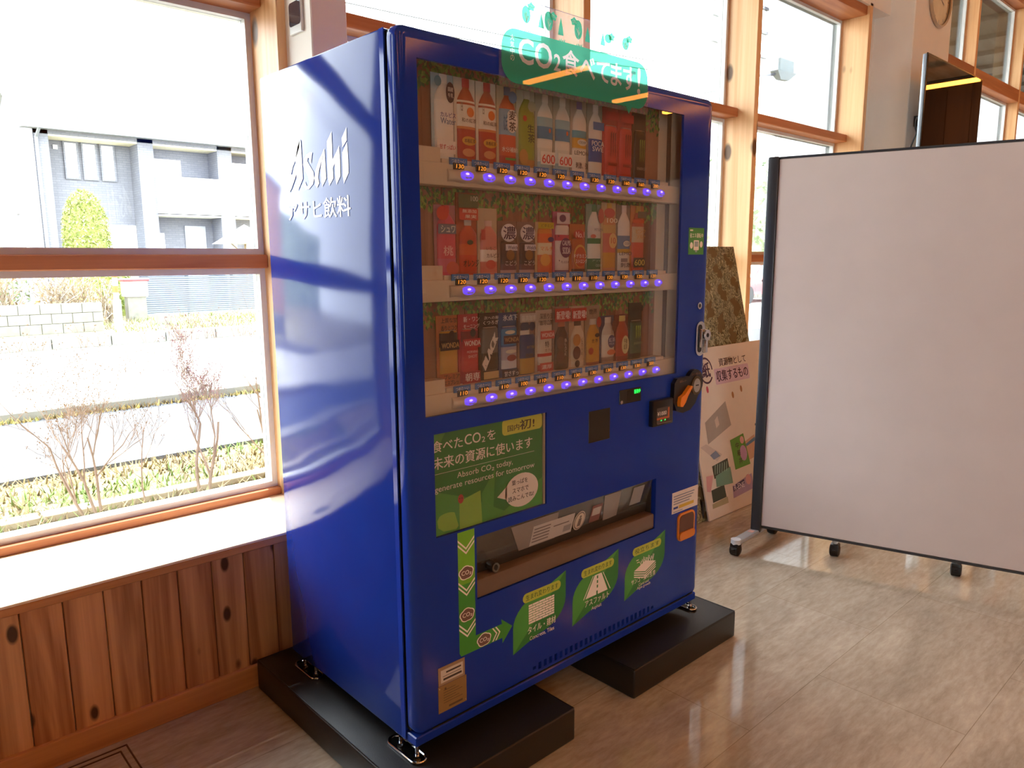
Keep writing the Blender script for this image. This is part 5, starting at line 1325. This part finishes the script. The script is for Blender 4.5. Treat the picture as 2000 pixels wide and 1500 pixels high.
MB().add([(4.0, 25.6, 5.58), (15, 25.6, 5.58), (15, 29.8, 7.6), (4.0, 29.8, 7.6), (4.0, 25.6, 5.68), (15, 25.6, 5.68), (15, 29.8, 7.72), (4.0, 29.8, 7.72)],
         [(0, 1, 2, 3), (7, 6, 5, 4), (0, 4, 5, 1), (3, 2, 6, 7), (0, 3, 7, 4), (1, 5, 6, 2)]).build('roof', m_hroof, hs)
MB().add([(4.0, 29.8, 7.6), (15, 29.8, 7.6), (15, 33.5, 5.7), (4.0, 33.5, 5.7), (4.0, 29.8, 7.72), (15, 29.8, 7.72), (15, 33.5, 5.8), (4.0, 33.5, 5.8)],
         [(0, 1, 2, 3), (7, 6, 5, 4), (0, 4, 5, 1), (3, 2, 6, 7), (0, 3, 7, 4), (1, 5, 6, 2)]).build('roof', m_hroof, hs)
MB().add([(5.6, 27.4, 6.62), (9.2, 27.4, 6.62), (9.2, 27.4, 6.74), (5.6, 27.4, 6.74)], [(0, 1, 2, 3)]).build('snow_guard', M('snow_guard', '#5a5e66', 0.6), hs)
MB().box(4.0, 15, 25.6, 26.05, 5.50, 5.58).build('eave_board', M('house_gutter', '#7e828c', 0.5), hs)
MB().add([(3.99, 26.1, 5.93), (15, 26.1, 5.93), (15, 26.1, 5.99), (3.99, 26.1, 5.99)], [(0, 1, 2, 3)]).build('snow_guard', M('snow_guard', '#5a5e66', 0.6), hs)
MB().box(3.98, 15, 25.46, 25.6, 5.47, 5.68).build('gutter', M('house_gutter', '#7e828c', 0.5), hs)
MB().tube([(4.45, 25.55, 5.5), (4.42, 25.93, 5.25), (4.42, 25.93, GZ)], 0.05, 8).build('downpipe', M('house_gutter', '#7e828c', 0.5), hs, True)
def hwin(x0, x1, z0, z1, y, mat, mull=0, fm=None):
    w_ = MB()
    for q in ((x0 - .05, x0, z0 - .05, z1 + .05), (x1, x1 + .05, z0 - .05, z1 + .05), (x0, x1, z1, z1 + .05), (x0, x1, z0 - .05, z0)):
        w_.box(q[0], q[1], y - 0.05, y + 0.02, q[2], q[3])
    for k in range(mull):
        c = x0 + (x1 - x0) * (k + 1) / (mull + 1); w_.box(c - 0.03, c + 0.03, y - 0.04, y + .02, z0, z1)
    f = w_.build('window', fm or m_hwhite, hs)
    MB().box(x0, x1, y - 0.02, y - 0.01, z0, z1).build('pane', mat, f)
for x0, x1 in ((5.37, 5.71), (5.90, 6.26), (6.45, 6.81)):
    hwin(x0, x1, 4.18, 5.28, 26.88, m_hpale, 0, m_brick)
hwin(6.28, 7.28, 0.9, 2.63, 26.88, m_hwin, 2)
MB().box(5.04, 5.17, 26.85, 26.9, 5.05, 5.18).build('vent', m_hwhite, hs)
MB().box(7.83, 9.98, 25.9, 26.0, 3.05, 4.33).box(7.83, 9.98, 25.9, 26.9, 3.0, 3.08).build('balcony', m_hwhite, hs)
MB().box(10.52, 13.6, 25.95, 26.05, 3.05, 4.95).box(10.52, 13.6, 25.95, 26.9, 3.0, 3.08).build('balcony', m_hwhite, hs)
hwin(8.15, 8.95, 3.3, 4.95, 26.88, m_hwin, 0)
MB().box(8.98, 9.72, 26.84, 26.9, 0.0, 2.72).build('front_door', M('house_door', '#a9abb4', 0.5), hs)
hwin(7.95, 8.2, 1.9, 2.4, 26.88, m_hwin, 0)
hwin(11.2, 11.9, 1.6, 2.6, 26.88, m_hwin, 0)
w_ = MB().box(4.28, 4.34, 29.2, 29.7, 3.1, 4.6).build('window', m_hwhite, hs)
MB().box(4.26, 4.28, 29.27, 29.63, 3.2, 4.5).build('pane', m_hwin, w_)
MB().box(4.29, 4.34, 28.2, 28.4, 1.9, 2.7).build('meter_box', m_hwhite, hs)

nh = thing('neighbour_house', (1.0, 36, GZ), 'brown house gable at the left edge beyond the grey house', 'house')
MB().box(-6, 4.6, 36, 44, GZ, 7.6).build('wall', M('neighbour_wall', '#b08c70', 0.8), nh)
MB().box(-6.4, 5.0, 35.6, 44.4, 7.6, 7.8).build('roof', m_hroof, nh)
for x0 in (0.4, 2.2, 3.4):
    MB().box(x0, x0 + 0.8, 35.95, 36.0, 3.2, 4.6).build('window', m_hwin, nh)

ps = thing('patio_parasol', (9.6, 23.5, GZ), 'white patio parasol behind the louvred fence', 'parasol')
m_can = M('parasol_cloth', '#f2f2ee', 0.8)
MB().add([(8.9, 22.8, 2.02), (10.6, 22.8, 2.02), (10.6, 24.2, 2.02), (8.9, 24.2, 2.02), (9.75, 23.5, 2.66)], [(0, 1, 4), (1, 2, 4), (2, 3, 4), (3, 0, 4), (3, 2, 1, 0)]).build('canopy', m_can, ps)
MB().cyl((9.75, 23.5, GZ), (9.75, 23.5, 2.6), 0.04, n=8).build('pole', M('parasol_pole', '#8a7a66', 0.6), ps)
for s in (-1, 1):
    MB().cyl((9.75, 23.5, 1.6), (9.75 + s * 0.5, 23.5, 2.05), 0.02, n=6).build('brace', M('parasol_pole', '#8a7a66', 0.6), ps)
cb = thing('garden_box', (5.0, 19.5, GZ), 'white garden box with red lid beside the louvred fence', 'box')
MB().rbox(4.75, 5.3, 19.4, 19.8, 0.55, 0.95, 0.02, 1).build('body', m_hwhite, cb)
MB().rbox(4.7, 5.34, 19.36, 19.84, 0.95, 1.02, 0.02, 1).build('lid', M('box_red', '#c84a50', 0.5), cb)
MB().box(4.8, 5.25, 19.45, 19.75, GZ, 0.55).build('plinth', m_conc, cb)
for i, (x, s, lb) in enumerate(((4.9, 0.34, 'pale concrete block on the verge left of the louvred fence'), (8.3, 0.3, 'pale stump-like concrete marker below the louvred fence'))):
    single(MB().rbox(x, x + s, 17.5, 17.5 + s, GZ, GZ + 0.3 + 0.1 * i, 0.02, 1), 'concrete_block', m_conc, (x, 17.5, GZ), lb, 'concrete block')

# plants
def branchy(mb, p, d, L, r, depth, rnd, tips, spread=0.5, up=0.12):
    n = 4; pts = [Vector(p)]; rr_ = [r]; d = Vector(d).normalized()
    for i in range(n):
        d = (d + Vector((rnd.uniform(-1, 1), rnd.uniform(-1, 1), rnd.uniform(-0.6, 1))) * 0.16 + Vector((0, 0, up * 0.4))).normalized()
        pts.append(pts[-1] + d * (L / n)); rr_.append(r * (1 - 0.5 * (i + 1) / n))
    mb.tube(pts, [max(0.0011, q) for q in rr_], 5 if depth > 2 else 3)
    if depth == 0:
        tips.append(pts[-1]); return
    for k in range(rnd.choice((2, 3, 3))):
        i = rnd.randint(1, n)
        dd = (d + Vector((rnd.uniform(-1, 1), rnd.uniform(-1, 1), rnd.uniform(-0.2, 0.8))) * spread * 1.4).normalized()
        branchy(mb, pts[i], dd, L * rnd.uniform(0.55, 0.85), rr_[i] * 0.7, depth - 1, rnd, tips, spread, up)
m_bark = M('shrub_bark', '#8a766a', 0.9, var=0.2)
m_bud = M('shrub_buds', '#8c666a', 0.8, var=0.2)
m_bud2 = M('shrub_buds_tan', '#8c7052', 0.8, var=0.2)
def shrub(x, y, stems, L, seed, label, bud, r=0.011, depth=4, spread=0.5):
    rnd = random.Random(seed)
    s = thing('bare_shrub', (x, y, GZ), label, 'shrub', 'bare shrubs in the planting bed')
    tips = []; mb = MB()
    for dx, dy, tx, ty in stems:
        branchy(mb, (x + dx, y + dy, GZ - 0.01), (tx, ty, 1), L, r, depth, rnd, tips, spread)
    mb.build('branches', m_bark, s)
    b = MB()
    for p in tips:
        for k in range(2):
            q = Vector(p) + Vector((rnd.uniform(-1, 1), rnd.uniform(-1, 1), rnd.uniform(-1, 1))) * 0.02
            e = 0.0042
            b.add([(q.x, q.y, q.z + 2 * e), (q.x + e, q.y, q.z), (q.x, q.y + e, q.z), (q.x - e, q.y - e, q.z)], [(0, 1, 2), (0, 2, 3), (0, 3, 1), (1, 3, 2)])
    tag(b.build('buds', bud, s), kind='stuff')
shrub(0.06, 3.43, [(0.0, 0, -0.15, 0), (0.03, 0.02, 0.06, 0.1), (-0.06, 0, -0.4, 0)], 0.50, 3, 'bare forked shrub nearest the left edge of the window', m_bud2, 0.010, 5, 0.62)
shrub(0.68, 3.43, [(0, 0, 0.05, 0), (0.06, 0.01, 0.08, 0.05)], 0.50, 8, 'bare pink-budded shrub in the planting bed nearest the machine', m_bud, 0.013, 6, 0.5)
shrub(0.36, 3.5, [(0, 0, 0.02, 0)], 0.5, 14, 'thin bare sapling between the two larger shrubs', m_bud2, 0.006, 3, 0.45)
shrub(1.22, 3.6, [(0, 0, 0.1, 0), (0.03, 0, -0.1, 0)], 0.55, 21, 'tan bare shrub at the right edge of the left window', m_bud2, 0.009, 4, 0.5)
shrub(6.6, 3.3, [(0, 0, 0.1, 0), (0.1, 0, -0.2, 0), (0.05, 0.1, 0.2, 0)], 0.6, 25, 'straw coloured shrub outside the window beside the partition', m_bud2, 0.01, 4, 0.6)

def tufts(name, n, xr, yr, z, hr, cols, seed, label):
    rnd = random.Random(seed); mb = MB()
    for i in range(n):
        x = rnd.uniform(*xr); y = rnd.uniform(*yr); h = rnd.uniform(*hr); a = rnd.uniform(0, 2 * PI); le = rnd.uniform(0.2, 1.6) * h
        w_ = rnd.uniform(0.003, 0.008) * (1 + y / 12); c, s_ = math.cos(a), math.sin(a)
        green = math.sin(x * 2.1 + seed) * math.sin(y * 3.7) + rnd.uniform(-0.5, 0.5) > 0.35
        mi = rnd.randrange(2) if green else 2 + rnd.randrange(2)
        mb.add([(x - s_ * w_, y + c * w_, z), (x + s_ * w_, y - c * w_, z), (x + c * le, y + s_ * le, z + h)], [(0, 1, 2)], mi)
    o = single(mb, name, [M('tuft_' + c.lstrip('#'), c, 0.9, var=0.2) for c in cols], (0, yr[0], z), label, 'grass', kind='stuff')
tufts('bed_grass', 15000, (-2.5, 3.5), (1.6, 4.56), GZ, (0.02, 0.09), ('#5f7a38', '#768a4a', '#93855e', '#7c6e50'), 1, 'dry straw and green weeds covering the planting bed')
tufts('bed_grass', 6000, (3.5, 14), (1.6, 4.56), GZ, (0.03, 0.14), ('#6c7a44', '#86804c', '#93855e', '#86764f'), 5, 'dry grass in the bed outside the right-hand windows')
tufts('kerb_grass', 2500, (-2.5, 6), (6.9, 7.04), GZ, (0.02, 0.07), ('#80803e', '#8c8042', '#8c763c', '#7a6a3a'), 2, 'dead yellow grass along the pavement edge')
tufts('verge_grass', 9000, (3.65, 14), (14.6, 20.4), GZ + 0.02, (0.05, 0.16), ('#6c8040', '#808c4c', '#98917a', '#8a8068'), 3, 'patchy weeds on the verge across the road')

def twig_bush(x, y, z, w_, h, n, seed, label, mats):
    rnd = random.Random(seed)
    s = thing('dry_bush', (x, y, z), label, 'bush', 'dry bushes above the block wall')
    mb = MB()
    for i in range(n):
        a = rnd.uniform(0, 2 * PI); b = rnd.uniform(0, 1); p = Vector((x + rnd.uniform(-0.5, 0.5) * w_ * 0.6, y + rnd.uniform(-0.4, 0.4), z))
        q = Vector((x + math.cos(a) * w_ * 0.5 * b ** 0.5, y + math.sin(a) * 0.7, z + h * rnd.uniform(0.4, 1)))
        m_ = (p + q) / 2 + Vector((rnd.uniform(-1, 1), rnd.uniform(-1, 1), rnd.uniform(0, 1))) * 0.15
        mb.tube([p, m_, q], [0.014, 0.011, 0.006], 3, rnd.randrange(2))
    mb.build('twigs', mats[:2], s)
    lf = MB()
    for i in range(n * 6):
        a = rnd.uniform(0, 2 * PI); b = rnd.random() ** 0.5
        c = Vector((x + math.cos(a) * w_ * 0.5 * b, y + math.sin(a) * 0.6 * b, z + h * rnd.uniform(0.05, 0.95)))
        e = [Vector((rnd.uniform(-1, 1), rnd.uniform(-1, 1), rnd.uniform(-1, 1))) * 0.05 for _ in range(3)]
        lf.add([c + e[0], c + e[1], c + e[2]], [(0, 1, 2)], 0 if rnd.random() < 0.65 else 1)
    tag(lf.build('leaves', mats[2:], s), kind='stuff')
tw = [M('twig_white', '#a8a096', 0.9), M('twig_brown', '#8c7a66', 0.9)]
twig_bush(1.85, 18.6, 0.15, 1.4, 1.35, 120, 31, 'dull green bush above the block wall at the left edge', tw + [M('leaf_dull', '#68754e', 0.8), M('leaf_tan', '#94774f', 0.8)])
twig_bush(3.25, 18.7, 0.1, 1.35, 1.3, 150, 32, 'pale twiggy bush above the middle of the block wall', tw + [M('leaf_straw', '#9c8a6c', 0.8), M('leaf_tan', '#94774f', 0.8)])
twig_bush(4.28, 19.6, -0.05, 0.75, 1.1, 60, 33, 'grey twiggy bush behind the orange-banded marker post', tw + [M('leaf_straw', '#9c8a6c', 0.8), M('leaf_grey', '#8c887a', 0.8)])

def leafy(name, loc, rx, ry, h, n, cols, seed, label, shape='dome', sz=0.06):
    rnd = random.Random(seed); x, y, z = loc
    s = thing(name, loc, label, 'tree')
    MB().cyl((x, y, z), (x, y, z + h * 0.5), 0.07, n=8).build('trunk', m_bark, s)
    prof = lambda t: (1.0 if t < 0.55 else max(0.02, 1 - ((t - 0.55) / 0.45) ** 2.4) ** 0.5) * (0.92 + 0.08 * min(1, t * 4))
    core = MB().lathe([(rx * 0.9 * prof(t / 12), h * t / 12) for t in range(13)], loc, 18, sy=ry / rx)
    core.build('foliage_core', M('foliage_core_' + cols[0].lstrip('#'), cols[0], 0.9, var=0.2, scale=8), s, True, angle=180)
    mb = MB()
    for i in range(n):
        t = rnd.random(); a = rnd.uniform(0, 2 * PI); r = prof(t) * rnd.uniform(0.9, 1.05)
        c = Vector((x + rx * r * math.cos(a), y + ry * r * math.sin(a), z + h * t))
        e = [Vector((rnd.uniform(-1, 1), rnd.uniform(-1, 1), rnd.uniform(-1, 1))) * sz for _ in range(4)]
        mb.add([c + e[0], c + e[1], c + e[2]], [(0, 1, 2)], rnd.randrange(len(cols)))
    tag(mb.build('leaves', [M('leaf_' + c.lstrip('#'), c, 0.7, var=0.15) for c in cols], s), kind='stuff')
leafy('clipped_tree', (4.72, 22.5, 0.2), 0.57, 0.57, 3.22, 7000, ('#889250', '#a2a866', '#788648', '#b0ac74'), 6, 'tall clipped yellow-green tree in front of the grey house')
leafy('low_bush', (4.85, 21.35, -0.05), 0.7, 0.45, 1.25, 2500, ('#868e48', '#748644', '#9a9858', '#627640'), 7, 'yellow-green bush at the foot of the clipped tree')
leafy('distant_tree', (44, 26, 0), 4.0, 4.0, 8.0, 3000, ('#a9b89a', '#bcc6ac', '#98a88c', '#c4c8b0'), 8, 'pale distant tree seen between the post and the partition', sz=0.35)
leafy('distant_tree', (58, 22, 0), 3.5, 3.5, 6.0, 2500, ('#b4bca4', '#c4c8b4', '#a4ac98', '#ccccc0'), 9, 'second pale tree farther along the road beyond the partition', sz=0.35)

# overhead lines, utility pole with street lamp
ut = thing('utility_pole', (26.3, 15.0, GZ), 'concrete utility pole with street lamp arm behind the window post', 'utility pole')
MB().cyl((26.32, 15, GZ), (26.09, 15, 13.0), 0.19, 0.13, 12).build('pole', m_conc, ut, True)
MB().tube([(26.15, 15, 8.0), (27.46, 15, 8.62), (28.94, 15, 8.91)], 0.055, 8).build('lamp_arm', m_fence, ut, True)
m_lh = M('lamp_head', '#b4c2c6', 0.4)
MB().add([(28.82, 14.8, 9.04), (30.42, 14.8, 9.13), (30.42, 15.2, 9.13), (28.82, 15.2, 9.04), (29.28, 14.9, 8.75), (29.96, 14.9, 8.79), (29.96, 15.1, 8.79), (29.28, 15.1, 8.75)],
         [(3, 2, 1, 0), (4, 5, 6, 7), (0, 1, 5, 4), (1, 2, 6, 5), (2, 3, 7, 6), (3, 0, 4, 7)]).build('lamp_head', m_lh, ut)
MB().box(29.28, 30.42, 14.95, 15.05, 9.14, 9.61).build('lamp_box', m_lh, ut)
MB().tube([(26.2, 15, 8.1), (23.47, 15, 7.48)], 0.12, 8).build('transformer_arm', m_fence, ut, True)
for z in (9.36, 10.27, 11.18):
    MB().box(24.27, 28.14, 14.94, 15.06, z, z + 0.1).build('cross_arm', m_fence, ut)
for i, (z, dy) in enumerate(((7.6, 0.0), (8.0, 0.3), (10.4, 0.2))):
    pts = []
    for k in range(25):
        s = k / 24; pts.append((-14 + 40 * s, 15.2 + dy, z + 0.7 * s - 0.8 * 4 * s * (1 - s)))
    single(MB().tube(pts, 0.016, 4), 'overhead_wire', m_black, (4, 15.2, z), ('lowest dark overhead wire crossing in front of the house roof', 'upper dark overhead wire crossing the house roof', 'highest overhead wire above the road')[i], 'wire', 'overhead wires along the road')

# red car parked beyond the partition gap
car = thing('parked_car', (24.3, 13.1, GZ), 'red and white car parked beyond the gap beside the partition', 'car')
cx, cy, cz = 24.3, 13.1, GZ - 0.04
prof = [(-2.0, 0.3), (-2.05, 0.75), (-1.2, 0.92), (-0.6, 1.42), (0.9, 1.45), (1.55, 0.98), (2.0, 0.85), (2.05, 0.32)]
MB().prism([(cx + a, cz + b) for a, b in prof], FR(cy - 0.8), FR(cy + 0.8)).build('body', M('car_red', '#d8484e', 0.25, coat=0.8), car)
MB().prism([(cx + a, cz + b) for a, b in ((-0.95, 0.95), (-0.5, 1.36), (0.8, 1.38), (1.25, 0.98))], FR(cy - 0.81), FR(cy + 0.81)).build('side_glass', M('car_glass', '#5a6a74', 0.1), car)
for dx in (-1.3, 1.3):
    for yy in (cy - 0.82, cy + 0.62):
        MB().cyl((cx + dx, yy, cz + 0.31), (cx + dx, yy + 0.2, cz + 0.31), 0.31, n=18).build('wheel', m_caster, car, True)
